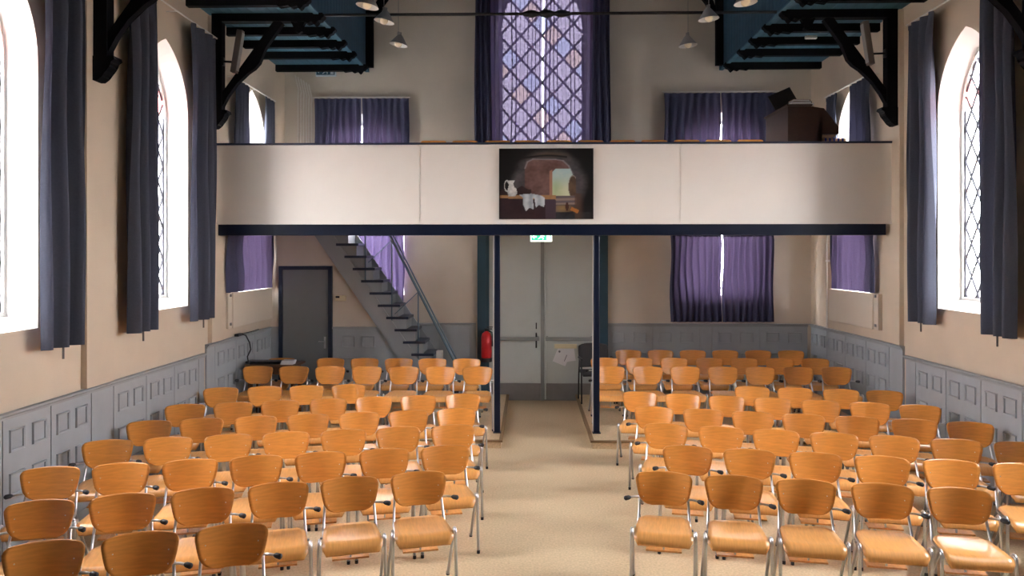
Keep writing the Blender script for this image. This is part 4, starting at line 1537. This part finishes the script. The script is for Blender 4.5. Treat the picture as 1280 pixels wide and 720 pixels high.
TOPY = .215
rows = {
    ('L', 0): [(291, 656), (179.5, 666), (60, 677)],
    ('L', 1): [(522, 590), (436.5, 597), (348, 604.5), (255, 611), (157, 617.5), (54, 626)],
    ('L', 2): [(555, 558), (480, 561.5), (402, 565), (322, 569.5), (239, 575), (154.5, 579), (67, 584.5)],
    ('L', 3): [(564.5, 533), (498, 533), (429.5, 537.5), (359, 540), (287.5, 543), (212, 547), (137, 551)],
    ('L', 4): [(569.5, 511), (510, 513.5), (449, 516), (386, 518), (321, 520.5), (255, 522.5), (189, 527)],
    ('L', 5): [(577, 493), (522, 495), (467.5, 495.5), (411, 498.5), (351, 501), (293, 503.5), (233, 506)],
    ('L', 6): [(436, 481), (384, 482), (332.5, 483), (277, 485)],
    ('R', 1): [(830, 590.5), (915, 595), (1004.5, 600), (1099, 604.5), (1195, 611)],
    ('R', 2): [(859.5, 558), (935.5, 562), (1017, 566), (1100, 570.5), (1186, 575.5), (1274, 580)],
    ('R', 3): [(832.5, 530), (900.5, 533.5), (969.5, 538), (1041.5, 541.5), (1116.5, 545.5), (1192.5, 549.5), (1270, 552.5)],
    ('R', 4): [(818, 509), (878.5, 511.5), (940.5, 515), (1004, 518.5), (1070, 521), (1140, 524), (1210, 528)],
    ('R', 5): [(800.5, 490), (853.5, 492.5), (908.5, 495.5), (965, 498.5), (1025.5, 501), (1085.5, 503.5), (1148, 506.5)],
    ('R', 6): [(939.5, 483.5), (992.5, 485), (1048.5, 486), (1105, 489)],
}
dais_rows = {
    ('L', 7): [(597, 459), (551, 458.7), (505.5, 458.7), (460, 458.3), (414.5, 458.2), (369.5, 458.2), (323.5, 458.5)],
    ('L', 8): [(584, 448), (541.7, 448), (499.7, 448.3), (457, 448), (414, 448.3), (352, 448.6)],
    ('R', 7): [(761.5, 458.7), (808.5, 458.5), (855, 458.5), (902, 458.8), (948.6, 459), (995.8, 459), (1043.7, 459.5)],
    ('R', 8): [(755.5, 448), (798.5, 448), (842, 448), (885.6, 448), (928.6, 448), (972.4, 448), (1015.7, 448)],
    ('R', 9): [(785, 438), (824.8, 438), (865, 438), (905, 438), (946.4, 438.3), (987, 438.3)],
}
SIDE = {'L': 'staircase', 'R': 'organ'}
def fit(pts):
    n = len(pts)
    mx_ = sum(p[0] for p in pts) / n; my_ = sum(p[1] for p in pts) / n
    sxx = sum((p[0] - mx_) ** 2 for p in pts); sxy = sum((p[0] - mx_) * (p[1] - my_) for p in pts)
    k = sxy / sxx
    return k, my_ - k * mx_
for (side, rn), lst in list(rows.items()) + list(dais_rows.items()):
    on = (side, rn) in dais_rows
    zf = DZ if on else 0.0
    P = [on_plane_z(u, v, zf + CH) for u, v in lst]
    k, c = fit(P)
    if on:
        k = 0 if abs(k) < .12 else k
        ym = sum(p[1] for p in P) / len(P)
        P = [(p[0], ym) for p in P]
    ang = math.atan(k) if not on else 0.0
    for i in range(1, len(P)):
        (xa_, ya_), (xb_, yb2_) = P[i - 1], P[i]
        dd_ = math.hypot(xb_ - xa_, yb2_ - ya_)
        if dd_ < .485:
            P[i] = (xa_ + (xb_ - xa_) * .485 / dd_, ya_ + (yb2_ - ya_) * .485 / dd_)
    for i, p in enumerate(P):
        x, y = p
        if not on:
            y = .25 * y + .75 * (k * x + c)
        a = ang + random.uniform(-.02, .02)
        # chair origin so that the backrest top sits at the measured spot
        ox_, oy_ = x + math.sin(a) * TOPY, y - math.cos(a) * TOPY
        if on:
            where = '%s row back on the platform' % ords[rn - 7]
        else:
            where = '%s row before the platform' % ords[6 - rn]
        lab = 'wooden stacking chair, %s from the aisle, %s, %s side' % (ords[i], where, SIDE[side])
        if rn == 6:
            lab = 'wooden stacking chair, %s from the wall, %s, %s side' % (ords[len(P) - 1 - i], where, SIDE[side])
        la = (i == len(P) - 1) if side == 'L' else (i == 0 and rn != 9)
        wooden_chair(ox_, oy_, zf + .0005, a, lab, 'wooden stacking chairs in rows', la, 2 if rn <= 3 else 1)
# chairs up in the gallery, only their tops show above the rail
gx = [542.5, 581.5, 622, 659, 699, 738, 777.5, 817, 857.5, 897, 936.5]
for i, u in enumerate(gx):
    y = 11.95
    wooden_chair(X_at(u, y), y - TOPY, 3.389, 0, 'wooden stacking chair up in the gallery, %s from the stair' % ords[i], 'wooden stacking chairs in the gallery', False, 0)
